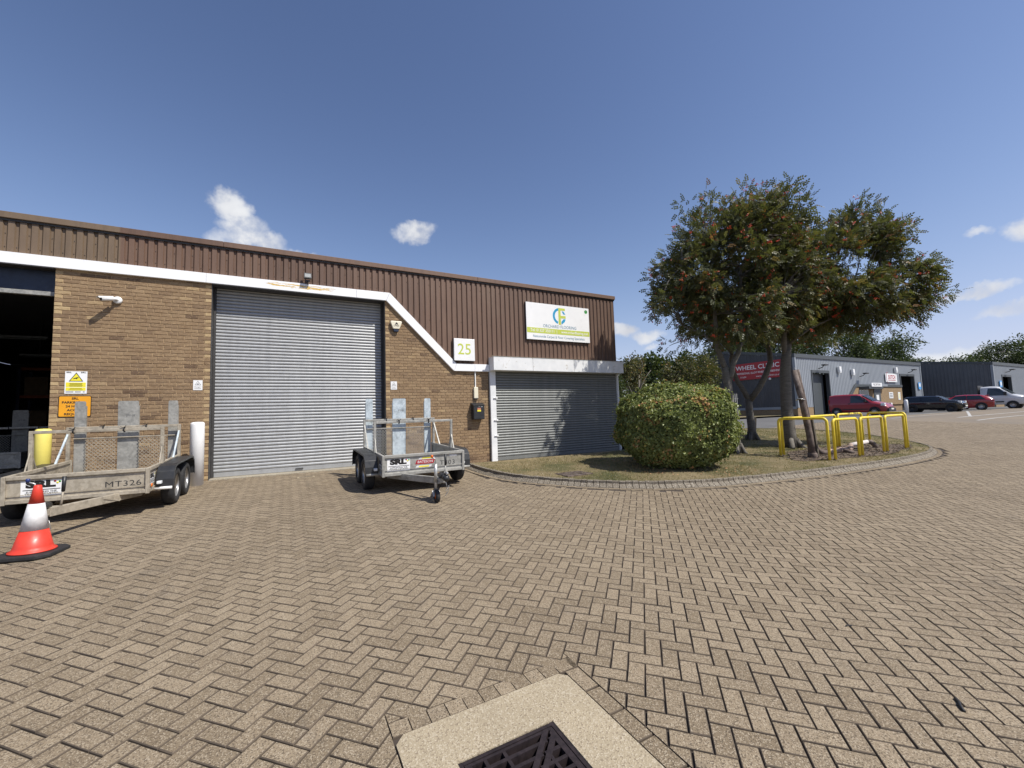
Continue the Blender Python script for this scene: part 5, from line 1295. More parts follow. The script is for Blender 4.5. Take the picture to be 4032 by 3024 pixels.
def foliage(centers, per, tmpl, spread, seed, droop=-.25, size=(.8, 1.2), out_from=None):
    rg = np.random.default_rng(seed); n = len(centers) * per
    C_ = np.repeat(centers, per, 0); d = rg.normal(size=(n, 3)); d /= np.linalg.norm(d, axis=1)[:, None]
    P_ = C_ + d * (spread * rg.random((n, 1)) ** .6)
    dd = d * .8 + rg.normal(size=(n, 3)) * .5
    if out_from is not None: o_ = C_ - out_from; o_ /= np.linalg.norm(o_, axis=1)[:, None] + 1e-6; dd += o_ * .7
    dd[:, 2] += droop
    Rm = frame_rot(dd, rg.normal(0, .95, n)); v, f = scatter(*tmpl, Rm, P_, rg.uniform(*size, n))
    cl = np.repeat(rg.normal(0, .13, len(centers)), per); r_ = np.clip(.45 + cl + rg.normal(0, .17, n), 0, 1)
    return v, f, np.repeat(r_, len(tmpl[1]))
def limb(mb, a, b, r1, r2, seg=8, bend=.25, n=6, seed=0):
    rg = random.Random(seed); a, b = Vector(a), Vector(b); L = (b - a).length; o = Vector((rg.uniform(-1, 1), rg.uniform(-1, 1), rg.uniform(.1, .8))) * L * bend * .5
    P_ = [a.lerp(b, i / n) + o * math.sin(math.pi * i / n) + Vector((rg.gauss(0, 1), rg.gauss(0, 1), rg.gauss(0, 1))) * L * .012 * (0 < i < n) for i in range(n + 1)]
    mb.tube(P_, [r1 + (r2 - r1) * i / n for i in range(n + 1)], seg, cap=True); return P_
def tree(name, label, base, trunk, limbs, ells, nclus, per, seed, leafmat, tmpl, spread=.28, droop=-.25, bark='bark', gap=.0, group=None, berries=0, size=(.8, 1.2), shell=.55, twigs=90, cat='tree', tw_r=.011, limb_r=.07, gs=1.2, tr=None):
    t = empty(name, base, label=label, cat=cat, group=group)
    mb = MB(); base = Vector(base); tv = [Vector(p) - base for p, _ in trunk]; mb.tube(tv, [r * .88 for _, r in trunk], 14)
    nodes = list(tv[-2:])
    # root flare
    if trunk[0][1] > .1:
        for i in range(5):
            a = i * 1.256 + seed; r_ = trunk[0][1]; mb.tube([Vector((math.cos(a) * r_ * .55, math.sin(a) * r_ * .55, .28)), Vector((math.cos(a) * r_ * 1.15, math.sin(a) * r_ * 1.15, .04)), Vector((math.cos(a) * r_ * 1.9, math.sin(a) * r_ * 1.9, -.06))], [r_ * .3, r_ * .34, r_ * .12], 7)
    for i, (a, b, r1, r2) in enumerate(limbs): nodes += limb(mb, Vector(a) - base, Vector(b) - base, r1, r2, seed=seed + i)[1:]
    trk = mb.build('trunk', bark, t)
    C_ = sample_crown(ells, nclus, shell, seed, gap, gs); Cl = C_ - np.array(base)
    br = MB(); nn_ = np.array([list(p) for p in nodes]); rg = random.Random(seed); sel = rg.sample(range(len(Cl)), min(twigs, len(Cl)))
    for q, i in enumerate(sel):
        j = np.argmin(((nn_ - Cl[i]) ** 2).sum(1) + .6 * (nn_[:, 2] > Cl[i][2] + .3) ); 
        limb(br, nn_[j], Cl[i], tw_r * 2.0, tw_r * .6, 5, .25, 4, seed * 7 + q)
    if br.f: br.build('branches', bark, t, kind='stuff')
    cen = np.array([np.mean([e[0] for e in ells]), np.mean([e[1] for e in ells]), np.mean([e[2] for e in ells])]) - np.array(base)
    v, f, r_ = foliage(Cl, per, tmpl, spread, seed, droop, size, cen)
    cr_ = obj('crown', np_mesh('crown', v, f, leafmat, r_), t)
    if berries:
        rg2 = np.random.default_rng(seed + 5); w8 = rg2.choice(len(Cl), berries); n = berries * 9
        outd = Cl[w8] - cen; outd /= np.linalg.norm(outd, axis=1)[:, None]
        pc = Cl[w8] + outd * .14 + rg2.normal(0, .12, (berries, 3)); P_ = np.repeat(pc, 9, 0) + rg2.normal(0, .026, (n, 3)) * np.array([1.2, 1.2, .8])
        ov = np.array([(1, 0, 0), (-1, 0, 0), (0, 1, 0), (0, -1, 0), (0, 0, 1), (0, 0, -1)]) * .0155; of = np.array([(0, 2, 4), (2, 1, 4), (1, 3, 4), (3, 0, 4), (2, 0, 5), (1, 2, 5), (3, 1, 5), (0, 3, 5)])
        v, f = scatter(ov, of, rand_rot(n), P_, rg2.uniform(.7, 1.2, n)); obj('berries', np_mesh('berries', v, f, 'berry'), t, kind='stuff')
    return t
RL = leafT()
b1 = W(15.24, 3.24); b1.z = gz(b1.x, b1.y) + .1; b3 = W(17.88, 3.29); b3.z = gz(b3.x, b3.y) + .1; b2 = W(19.3, 1.17); b2.z = gz(b2.x, b2.y) + .1
GR = 'rowan trees on the island'
V3 = lambda x, y, z: (x, y, z)
tree('rowan_tree', 'berry-laden rowan at left of the group, its forked trunk just behind the bush', b1,
     [((b1.x, b1.y, b1.z - .1), .16), ((b1.x - .03, b1.y, b1.z + .5), .135), ((b1.x - .13, b1.y, 1.5), .125), ((b1.x - .14, b1.y, 2.2), .13), ((b1.x - .16, b1.y + .02, 2.55), .12), ((b1.x - .2, b1.y + .02, 2.8), .10)],
     [((6.25, 12.28, 2.6), (6.0, 12.1, 4.6), .085, .05), ((6.3, 12.28, 2.35), (6.85, 12.4, 3.5), .085, .065), ((6.85, 12.4, 3.5), (6.9, 12.3, 5.8), .065, .03), ((6.0, 12.1, 4.5), (4.9, 11.7, 5.6), .05, .02), ((6.0, 12.1, 4.5), (6.1, 12.9, 6.8), .05, .02), ((6.85, 12.4, 3.5), (7.9, 12.0, 4.8), .05, .02), ((6.2, 12.2, 3.3), (5.2, 12.6, 4.1), .04, .02), ((6.9, 12.3, 5.6), (7.5, 11.8, 7.2), .03, .015)],
     [(6.55, 12.3, 5.95, 1.9, 1.9, 1.8), (5.35, 12.2, 4.95, 1.25, 1.4, 1.3), (7.5, 12.1, 6.5, 1.3, 1.4, 1.35), (8.2, 12.6, 5.6, 1.0, 1.2, 1.3), (6.2, 12.0, 4.3, 1.5, 1.4, .9), (7.6, 12.3, 4.6, .9, 1.2, 1.1), (5.2, 12.4, 3.95, .7, .9, .6)], 900, 13, 3, 'rowan_leaf', RL, .30, group=GR, berries=520, gap=-.02, gs=1.1, twigs=330)
tree('rowan_tree', 'largest rowan, its thick single trunk behind the yellow barriers and crown spreading right', b3,
     [((b3.x, b3.y, b3.z - .1), .25), ((b3.x - .02, b3.y, b3.z + .45), .205), ((b3.x - .04, b3.y, 1.7), .185), ((b3.x + .0, b3.y, 2.6), .18), ((b3.x + .06, b3.y, 3.1), .16), ((b3.x + .12, b3.y, 3.4), .13)],
     [((8.85, 13.5, 3.2), (9.55, 13.6, 4.9), .12, .07), ((8.8, 13.5, 3.1), (8.6, 13.3, 4.9), .09, .05), ((9.55, 13.6, 4.9), (10.0, 13.4, 6.9), .07, .03), ((9.5, 13.6, 4.7), (11.4, 13.2, 5.6), .06, .025), ((11.3, 13.2, 5.6), (13.2, 13.3, 5.2), .03, .012), ((10.0, 13.4, 6.4), (11.8, 13.6, 7.7), .035, .012), ((8.6, 13.3, 4.8), (8.3, 13.9, 6.6), .045, .02), ((9.5, 13.6, 4.9), (10.6, 14.6, 6.3), .04, .015), ((9.0, 13.5, 3.6), (10.6, 13.0, 4.4), .04, .015)],
     [(9.9, 13.5, 5.9, 1.7, 1.8, 1.6), (11.3, 13.5, 6.5, 1.35, 1.4, 1.4), (12.4, 13.3, 5.3, 1.2, 1.2, .9), (9.4, 13.4, 4.7, 1.4, 1.5, 1.0), (11.1, 13.4, 4.9, 1.4, 1.4, 1.0), (11.7, 13.4, 7.2, .8, .9, .8), (12.9, 13.3, 4.6, .75, .8, .6), (8.7, 13.6, 6.4, 1.1, 1.4, 1.2)], 1080, 13, 8, 'rowan_leaf', RL, .30, group=GR, berries=560, gap=-.02, gs=1.1, twigs=380)
tree('rowan_tree', 'rearmost rowan with a low V-shaped fork, between the two nearer trunks', b2,
     [((b2.x, b2.y, b2.z - .1), .19), ((b2.x, b2.y, b2.z + .5), .155), ((b2.x - .04, b2.y, 1.5), .145), ((b2.x - .05, b2.y, 1.95), .15)],
     [((8.92, 16.0, 1.85), (8.35, 15.9, 3.6), .10, .07), ((8.95, 16.0, 1.85), (9.75, 16.1, 4.2), .115, .08), ((8.35, 15.9, 3.6), (8.2, 16.2, 5.6), .06, .03), ((9.75, 16.1, 4.2), (10.0, 15.8, 6.0), .07, .03), ((9.7, 16.1, 3.9), (11.2, 15.9, 5.0), .045, .015), ((8.4, 15.9, 3.5), (7.2, 15.6, 4.7), .04, .015)],
     [(8.6, 16, 5.6, 1.7, 1.7, 1.5), (10.4, 16, 5.5, 1.6, 1.6, 1.5), (7.4, 15.8, 4.9, 1.1, 1.3, .9), (11.4, 16, 4.9, 1.1, 1.2, .9)], 430, 16, 14, 'rowan_leaf', RL, .32, group=GR, berries=90, gap=-.25, twigs=100)
# clipped bush
bs = W(11.35, 3.55); bs = Vector((3.87, 10.15, gz(3.87, 10.15) + .1)); bush = empty('bush', bs, label='large rounded green bush with yellowing leaves on the grass in front of the small shutter', cat='bush')
rg = np.random.default_rng(21); N = 50000
d = rg.normal(size=(N, 3)); d /= np.linalg.norm(d, axis=1)[:, None]
ex3 = 2.7; q = (np.abs(d[:, 0]) ** ex3 + np.abs(d[:, 1]) ** ex3 + np.abs(d[:, 2]) ** ex3) ** (-1 / ex3)
from mathutils import noise as mn
lump = np.array([mn.noise(Vector((a * 2.3).tolist())) * .55 + mn.noise(Vector((a * 5.2).tolist())) * .42 + mn.noise(Vector((a * 11).tolist())) * .2 for a in d])
rad = q * (.97 + .17 * lump)
P = d * rad[:, None] * np.array([1.33, 1.25, 1.0]); P[:, 2] += .93
tuck = np.clip(P[:, 2] / .75, 0, 1) ** .5; P[:, :2] *= (.80 + .20 * tuck)[:, None]
keep = P[:, 2] > .03; P = P[keep]; d = d[keep]; lump = lump[keep]
P -= d * (np.abs(rg.normal(0, .045, len(P)))[:, None]) - d * (rg.random((len(P), 1)) < .06) * rg.uniform(.0, .13, (len(P), 1))
dd = d * .6 + rg.normal(size=P.shape) * .75; dd[:, 2] -= .1
lt_ = cardT(.058, .044); nz = d + rg.normal(0, .45, P.shape); nz[:, 2] += .3; v, f = scatter(lt_[0] - np.array([.023, 0, 0]), lt_[1], normal_rot(nz, rg.random(len(P)) * 6.28), P, rg.uniform(.7, 1.4, len(P)))
pt = np.array([mn.noise(Vector((a * 1.7).tolist())) + .8 * mn.noise(Vector((a * 5.).tolist())) for a in P]); hot = np.array([mn.noise(Vector((a * 3.1 + 9).tolist())) for a in P])
rr_ = np.clip(.48 + .22 * pt + rg.normal(0, .17, len(P)) + (rg.random(len(P)) < .03) * .4 + ((hot > .33) & (rg.random(len(P)) < .45)) * .45, 0, 1)
obj('foliage', np_mesh('foliage', v, f, 'hedge_leaf', rr_), bush)
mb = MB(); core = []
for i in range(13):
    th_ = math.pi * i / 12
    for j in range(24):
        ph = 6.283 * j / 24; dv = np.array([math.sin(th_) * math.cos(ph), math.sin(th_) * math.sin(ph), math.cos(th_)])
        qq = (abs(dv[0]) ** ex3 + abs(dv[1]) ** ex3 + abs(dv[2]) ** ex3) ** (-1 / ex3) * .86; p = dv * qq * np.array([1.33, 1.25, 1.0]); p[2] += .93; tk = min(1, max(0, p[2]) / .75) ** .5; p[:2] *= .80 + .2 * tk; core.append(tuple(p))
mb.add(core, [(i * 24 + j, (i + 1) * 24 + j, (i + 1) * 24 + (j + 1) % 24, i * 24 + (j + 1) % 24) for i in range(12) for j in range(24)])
M('bush_core', (.018, .02, .009), .95, var=.3); mb.build('inner_growth_shade', 'bush_core', bush)  # near-black core stands in for inner branches and the shade between leaves
mb = MB()
for i in range(9):
    a = i * .7; mb.tube([(.25 * math.cos(a), .25 * math.sin(a), -.08), (.5 * math.cos(a), .5 * math.sin(a), .35)], .02, 6)
mb.build('stems', 'bark', bush)
# fallen leaves at its foot
mb = MB()
for i in range(160):
    a = random.uniform(2.6, 6.0); q = random.uniform(1.0, 1.7); x, y = bs.x + q * math.cos(a), bs.y + q * math.sin(a)
    T = Matrix.Translation((x, y, gz(x, y) + .135)) @ Matrix.Rotation(random.random() * 6.28, 4, 'Z') @ Matrix.Rotation(random.gauss(0, .5), 4, 'X'); mb.add([(-.02, 0, 0), (0, .014, .004), (.02, 0, 0), (0, -.014, .004)], [(0, 1, 2, 3)], 0, T)
M('dead_leaf', (.30, .17, .08), .8, var=.4, scale=12); mb.build('fallen_leaves', 'dead_leaf', None, label='scattered brown leaves at the foot of the bush', cat='leaves', kind='stuff')
# ================================================================ FAR UNITS
CSX, CNX = 45.33, -10.615
def rib_wall(mb, L, zlo, zhi, holes=(), pitch=.3, amp=.03, duty=.55, T=None):
    """ribbed sheet wall in (x, z) with rectangular openings; y = out"""
    xs = [0, L]; x = 0.
    pr = []
    while x < L:
        for o_, a in ((0, 0), (pitch * (1 - duty), 0), (pitch * (1 - duty) + .03, amp), (pitch - .03, amp)):
            if x + o_ < L: pr.append((x + o_, a))
        x += pitch
    pr.append((L, 0))
    zf = zhi if callable(zhi) else (lambda q: zhi)
    for (xa, aa), (xb, ab) in zip(pr[:-1], pr[1:]):
        segs = [(zlo, None)]; m_ = (xa + xb) / 2; cuts = sorted((h[2], h[3]) for h in holes if h[0] < m_ < h[1]); lo = zlo
        for c0, c1 in cuts:
            if c0 > lo: mb.add([(xa, -aa, lo), (xb, -ab, lo), (xb, -ab, c0), (xa, -aa, c0)], [(0, 1, 2, 3)], 0, T)
            lo = max(lo, c1)
        mb.add([(xa, -aa, lo), (xb, -ab, lo), (xb, -ab, zf(xb)), (xa, -aa, zf(xa))], [(0, 1, 2, 3)], 0, T)
GZF = .66
def far_unit(label, s, n, L, D, ze, ridge, doors, gable='cladding_dark'):
    r = empty('industrial_building', B @ Matrix.Translation((s, -n, 0)), label=label, cat='building')
    holes = [(a, b, GZF - .2, c) for a, b, c, _ in doors]
    mb = MB(); rib_wall(mb, L, GZF + .75, ze, holes); mb.build('front_cladding', 'cladding_pale', r)
    mb = MB()
    xs = [0] + [v for a, b, c, _ in sorted(doors) for v in (a, b)] + [L]
    for a, b in zip(xs[::2], xs[1::2]): mb.box(a + .001, b - .001, .0, .2, GZF - .5, GZF + .749)
    mb.build('brick_plinth', 'far_brick', r)
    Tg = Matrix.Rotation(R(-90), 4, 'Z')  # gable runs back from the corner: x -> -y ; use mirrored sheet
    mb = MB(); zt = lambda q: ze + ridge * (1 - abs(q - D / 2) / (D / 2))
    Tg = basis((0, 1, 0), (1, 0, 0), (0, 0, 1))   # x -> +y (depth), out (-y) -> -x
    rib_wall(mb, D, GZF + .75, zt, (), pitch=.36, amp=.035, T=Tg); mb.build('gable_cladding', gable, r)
    MB().box(0, .2, .2, D, GZF - .5, GZF + .74).build('brick_plinth', 'far_brick', r)
    MB().box(-.07, .01, .05, D, GZF + .62, GZF + .86).build('sill_flashing', 'cladding_pale', r)
    # roof and trims
    mb = MB()
    for e in ((0, D / 2, ze, ze + ridge), (D / 2, D, ze + ridge, ze)):
        mb.add([(-.05, e[0], e[2]), (L + .05, e[0], e[2]), (L + .05, e[1], e[3]), (-.05, e[1], e[3])], [(0, 1, 2, 3)])
    mb.build('roof', 'roof_sheet', r)
    MB().box(-.1, L + .1, -.12, .05, ze - .08, ze + .28).build('eaves_trim', 'trim_dark', r)
    for a, b in (((-.06, 0, ze + .14), (-.06, D / 2, ze + ridge + .14)), ((-.06, D / 2, ze + ridge + .14), (-.06, D, ze + .14))): MB().bar(a, b, .1, .26).build('verge_trim', 'trim_dark', r)
    MB().box(-.075, .11, -.11, .12, GZF + .74, ze - .081).build('corner_trim', 'cladding_pale', r)
    MB().box(L - .12, L + .06, -.09, .1, GZF + .74, ze - .081).build('corner_trim', 'cladding_pale', r)
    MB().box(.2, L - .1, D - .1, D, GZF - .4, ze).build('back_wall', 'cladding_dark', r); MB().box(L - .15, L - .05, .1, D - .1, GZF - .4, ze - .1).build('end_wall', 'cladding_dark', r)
    for a, b, c, how in doors:
        dr_ = empty('loading_door', None); dr_.parent = r; dr_.matrix_local = Matrix.Translation((a, 0, 0)); w_ = b - a
        mb = MB(); mb.box(0, .14, -.07, .25, GZF - .1, c); mb.box(w_ - .14, w_, -.07, .25, GZF - .1, c); mb.box(-.02, w_ + .02, -.075, .25, c - .16, c + .1); mb.build('frame', 'trim_dark', dr_)
        if how == 'shut': MB().box(.14, w_ - .14, .5, .56, GZF + .02, c - .16).build('shutter', 'trim_dark', dr_)
        elif how == 'half': MB().box(.14, w_ * .55, .6, .66, GZF + .02, c - .9).build('shutter', 'trim_dark', dr_); MB().box(.1, w_ - .1, 1.6, 1.7, GZF, c).build('dark_interior', 'interior_dark', dr_)
        else:
            MB().box(-1.2, w_ + .4, 5.5, 5.6, GZF, c + .5).build('dark_interior', 'interior_dark', dr_)
            for z in (1.2, 2.2, 3.3): MB().box(.2, w_ - .3, 3.0, 3.9, GZF + z - .6, GZF + z - .5).build('rack_shelf', 'rack_orange', dr_)
    return r
wcl = far_unit('grey clad unit with a dark gable bearing the red sign, behind the red van', CSX, CNX, 28.0, 13.5, 6.14, 1.2, [(2.75, 6.05, 4.85, 'shut'), (22.05, 26.0, 4.85, 'open')])
# brick reception bay
rb = MB(); 
rb.prism([(9.7, GZF + .75), (22.0, GZF + .75), (22.0, 3.35), (16.8, 3.35), (11.1, 3.55), (9.7, 2.5)], .06, .12, FRONT); rb.build('brick_infill', 'far_brick', wcl)
mb = MB(); mb.bar((9.65, -.16, 2.45), (11.1, -.16, 3.62), .1, .28); mb.box(11.0, 22.0, -.2, -.1, 3.36, 3.62); mb.build('infill_trim', 'trim_dark', wcl)
MB().box(11.7, 14.9, -1.0, -.125, 3.1, 3.36).build('entrance_canopy', 'trim_dark', wcl, bev=.02); MB().box(14.95, 17.1, -.6, -.125, 3.38, 3.62).build('entrance_canopy', 'cladding_pale', wcl, bev=.02)
de = empty('entrance_door', None); de.parent = wcl; de.matrix_local = Matrix.Translation((12.6, -.13, 0)); MB().box(-.95, .95, -.05, .0, GZF, 3.05).build('frame', 'white_plastic', de); MB().box(-.85, .85, -.06, -.051, GZF + .1, 2.95).build('pane', 'window_glass', de)
de = empty('entrance_door', None); de.parent = wcl; de.matrix_local = Matrix.Translation((15.6, -.13, 0)); MB().box(-.75, .75, -.05, .0, GZF, 3.25).build('leaf', 'trim_dark', de); MB().box(-.3, .3, -.058, -.051, 1.9, 2.5).build('notice', 'sign_white', de); MB().box(-.2, .1, -.058, -.051, 1.55, 1.75).build('notice', 'sign_white', de)
def cfix(name, s, z, n=.07, **kw): return empty(name, B @ Matrix.Translation((CSX + s, -CNX - n, z)), **kw)
sg_ = cfix('reception_sign', 13.27, 3.52, 1.02, label='white RECEPTION sign over the entrance of the grey unit', cat='sign'); MB().box(-1.15, 1.15, -.05, 0, -.2, .2).build('panel', 'sign_white', sg_); text('lettering', 'RECEPTION', .32, sg_, F_(0, 0, .051), 'sign_black', width=.95)
su = cfix('tenant_sign', 19.45, 4.42, .1, label='white SUTCH sign with red letters on the grey cladding', cat='sign'); MB().box(-1.42, 1.42, -.06, 0, -.48, .48).build('panel', 'sign_white', su); text('lettering', 'SUTCH', .62, su, F_(.1, .06, .061), 'sign_red', weight=.03, width=.92, shear=.1)
MB().box(-.85, 1.05, -.0625, -.0605, -.31, -.23).build('strapline', 'sign_red', su); MB().tube([(-.95 + .3 * math.cos(a), -.066, .62 * math.sin(a)) for a in (1.2 + i * .25 for i in range(16))], .02, 5).build('swoosh', 'sign_red', su)
M('pale_blue', (.10, .36, .72), .4)
for i, (s, n, z, lb_) in enumerate(((CSX + 27.1, -CNX - .1, 3.54, 'small blue and white sign at the right end of the grey unit with the reception'),)):
    o = empty('blue_sign', B @ Matrix.Translation((s, n, z)), label=lb_, cat='sign'); MB().box(-.36, .36, -.05, 0, -.42, .42).build('panel', 'pale_blue', o); MB().box(-.22, .22, -.054, -.051, -.1, .3).build('white_patch', 'sign_white', o)
for i, (s, z, lb_) in enumerate(((7.8, 5.07, 'white wall light on the grey unit nearest its roller door'), (10.55, 4.87, 'white wall light on the grey unit above the reception brickwork'), (20.75, 5.33, 'white wall light on the grey unit above the SUTCH sign'))):
    o = cfix('wall_light', s, z, .07, label=lb_, cat='wall light', group='white wall lights on the grey unit'); MB().box(-.2, .2, -.22, 0, -.32, .32).build('housing', 'white_plastic', o, bev=.03); MB().box(-.15, .15, -.24, -.221, -.2, .0).build('lens', 'lamp_glass', o)
for i, (s, z, lb_) in enumerate(((4.04, 5.29, 'dark floodlight above the roller door of the grey unit'), (12.15, 4.64, 'dark floodlight above the reception sign'), (24.3, 5.3, 'dark floodlight above the open doorway of the grey unit'))):
    o = cfix('floodlight', s, z, .07, label=lb_, cat='floodlight', group='floodlights on the grey unit'); MB().tube([(0, 0, -.2), (0, -.35, -.1), (0, -.5, .1)], .04, 8).build('arm', 'dark_frame', o); MB().box(-.3, .3, -.75, -.4, .05, .16).build('head', 'dark_frame', o, bev=.02)
for s, z0, z1, x, lb_ in ((19.03, 2.09, 2.78, .5, 'white notice on the reception brickwork, left of two'), (21.1, 1.9, 2.78, .3, 'tall yellow and white notice at the doorway end of the reception brickwork')):
    o = cfix('wall_notice', s, (z0 + z1) / 2, .125, label=lb_, cat='sign'); h = (z1 - z0) / 2; MB().box(-x, x, -.02, 0, -h, h).build('panel', 'sign_white', o); mb = MB()
    for q in (-.5, 0, .5): mb.box(-x * .7, x * .7, -.024, -.021, q * h - .04, q * h + .04)
    mb.build('print', 'notice_grey' if x > .4 else 'sign_yellow', o)
# red sign on the gable (plane x = CSX, facing -x)
wsn = empty('gable_sign', B @ Matrix.Translation((CSX - .06, -CNX + 3.43, 5.2)), label='long red WHEEL CLINIC sign on the dark gable behind the trunks', cat='sign')
MB().box(-.06, 0, -2.55, 2.55, -.83, .83).build('panel', 'sign_red', wsn)
GX = basis((0, -1, 0), (0, 0, 1), (-1, 0, 0))
gq = lambda u, z: GX @ Matrix.Translation((u, z, .062))
text('lettering', 'WHEEL CLINIC', .62, wsn, gq(.0, .36), 'sign_white', width=1.05, weight=.012); text('lettering', 'PROFESSIONAL ALLOY WHEEL REFURBISHING', .27, wsn, gq(.02, -.18), 'sign_white', width=.80, weight=.01)
text('lettering', '01604', .25, wsn, gq(-1.45, -.56), 'sign_white'); text('lettering', 'www.wheelclinic.co.uk', .27, wsn, gq(1.05, -.56), 'sign_white', width=.95)
o = empty('bulkhead_lamp', B @ Matrix.Translation((CSX - .05, -CNX + 2.25, 4.28)), label='round white bulkhead lamp under the red gable sign', cat='wall light'); MB().lathe([(.13, 0), (.13, .05), (.09, .1), (0, .12)], 16, GX).build('dome', 'lamp_glass', o)
# second unit
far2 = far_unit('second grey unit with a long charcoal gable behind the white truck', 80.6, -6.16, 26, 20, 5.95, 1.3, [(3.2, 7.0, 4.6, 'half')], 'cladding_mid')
o = empty('blue_sign', B @ Matrix.Translation((80.6 + 2.1, 6.16 - .1, 3.4)), label='small blue and white sign by the doorway of the second grey unit', cat='sign'); MB().box(-.4, .4, -.05, 0, -.5, .5).build('panel', 'pale_blue', o); MB().box(-.24, .24, -.054, -.051, -.1, .35).build('white_patch', 'sign_white', o)
o = empty('floodlight', B @ Matrix.Translation((85.4, 6.16 - .07, 5.2)), label='dark floodlight above the doorway of the second grey unit', cat='floodlight', group='floodlights on the grey unit'); MB().tube([(0, 0, -.2), (0, -.35, -.1), (0, -.5, .1)], .04, 8).build('arm', 'dark_frame', o); MB().box(-.4, .4, -.8, -.4, .05, .16).build('head', 'dark_frame', o, bev=.02)
# pale shed and palisade fence seen between the end of the building and the dark gable
ps = empty('pale_shed', (13.5, 50, .3), label='pale shed behind the palisade fence, left of the dark gable', cat='building'); ps.rotation_euler = (0, 0, .2)
mb = MB(); rib_wall(mb, 12, 0, 4.2, (), .5, .05); mb.build('wall', 'pale_wall', ps); MB().box(-.2, 12.2, -.1, 8, 4.2, 4.5).build('roof', 'roof_sheet', ps); MB().box(2, 5, -.15, .05, 0.01, 3.2).build('door', 'trim_dark', ps)
fn = empty('palisade_fence', (8.2, 36, .5), label='grey steel palisade fence behind the small trees', cat='fence'); fn.rotation_euler = (0, 0, .12)
pm = MB().prism([(-.035, 0), (.035, 0), (.035, 2.2), (0, 2.32), (-.035, 2.2)], -.004, .004, FRONT).mesh('pale', 'galvanised_grey')
for i in range(74): obj('pale', pm, fn, Matrix.Translation((i * .16, 0, .05)))
for z in (.5, 1.85): MB().box(-.1, 11.8, .01, .05, z, z + .05).build('rail', 'galvanised_grey', fn)

# ================================================================ BACKGROUND TREES
FL = cardT(.34, .24); FM = cardT(.2, .14); FS_ = cardT(.13, .09)
def bgtree(label, x, y, h, rx, ry, zc_, mat, seed, n=260, per=26, tm=None, bare=0.5, group='trees in the background', lobes=6, sp=.55, rz=None, z0=None, gap=-.2, name='background_tree'):
    z0 = gz(x, y) if z0 is None else z0; rg = random.Random(seed); rz = rz or (h - zc_)
    el = [(x, y, z0 + zc_, rx * .75, ry * .75, rz * .8)]
    for i in range(lobes):
        a = 6.283 * i / lobes + rg.random(); q = rg.uniform(.45, .65); el.append((x + rx * q * math.cos(a), y + ry * q * math.sin(a), z0 + zc_ + rz * rg.uniform(-.35, .5), rx * rg.uniform(.38, .52), ry * .45, rz * rg.uniform(.38, .5)))
    tk = max(.1, h * .02)
    return tree(name, label, (x, y, z0), [((x, y, z0 - .2), tk), ((x, y, z0 + zc_ * .5), tk * .8), ((x + .1, y, z0 + zc_), tk * .5)], [((x, y, z0 + zc_ * .45), (x + rx * .5 * s_, y, z0 + zc_ + .2 * rz), tk * .5, tk * .2) for s_ in (-1, 1, .3)], el, n, per, seed, mat, tm or FL, sp, -.2, group=group, twigs=50, gap=gap, tw_r=.02, gs=.5)
bgtree('small open tree with browning leaves left of the dark gable, its thin trunk showing', 8.05, 27, 4.9, 1.75, 1.6, 3.35, 'autumn_leaf', 31, 170, 20, FS_, sp=.30, lobes=6, gap=.08)
bgtree('dense rust-tinged tree directly left of the dark gable', 11.0, 25.5, 4.9, 2.1, 1.9, 2.9, 'autumn_leaf', 32, 300, 24, FS_, sp=.34, lobes=7, gap=.02)
bgtree('dark bushy tree at the right corner of the brown building', 5.3, 24, 3.9, 1.7, 1.8, 2.0, 'far_leaf', 33, 230, 24, FS_, sp=.34, rz=1.8, gap=.02)
bgtree('tall tree behind the grey unit just right of the rowans', 46, 72, 18, 8.5, 6, 11, 'far_leaf', 34, 420, 30, FL, sp=1.2, lobes=8)
bgtree('drooping birch-like tree at the right end of the trees behind the grey unit', 66, 74, 13.5, 5.5, 5, 8.5, 'far_leaf', 35, 380, 28, FL, sp=1.0, lobes=7, gap=-.1)
bgtree('dense tree behind the middle of the grey unit', 56.5, 73, 16.5, 7.5, 5, 10, 'far_leaf', 44, 420, 30, FL, sp=1.1, lobes=8)
bgtree('tree behind the left part of the grey unit, seen through the rowans', 37, 70, 13, 7, 6, 8, 'far_leaf', 36, 380, 28, FL, sp=1.1)
bgtree('broad low tree behind the charcoal gable', 88, 84, 10.3, 9, 7, 6.5, 'far_leaf', 37, 430, 30, FL, sp=1.2, lobes=9)
bgtree('tall dark tree behind the second grey unit at the right edge', 101, 82, 14.3, 8.5, 7, 9, 'far_leaf', 38, 460, 30, FL, sp=1.2, lobes=9)
bgtree('tallest dark tree rising at the far right edge of the view', 112, 84, 16, 8, 7, 10, 'far_leaf', 39, 420, 30, FL, sp=1.2, lobes=8)
bgtree('rounded tree behind the roofs between the two grey units', 75, 84, 8.4, 6, 6, 5, 'far_leaf', 40, 330, 28, FL, sp=1.1, lobes=7)
bgtree('tree beyond the palisade fence, half hidden by the rust-tinged tree', 17.5, 48, 7.5, 4, 3.5, 4.5, 'far_leaf', 41, 300, 28, FL, sp=.8)

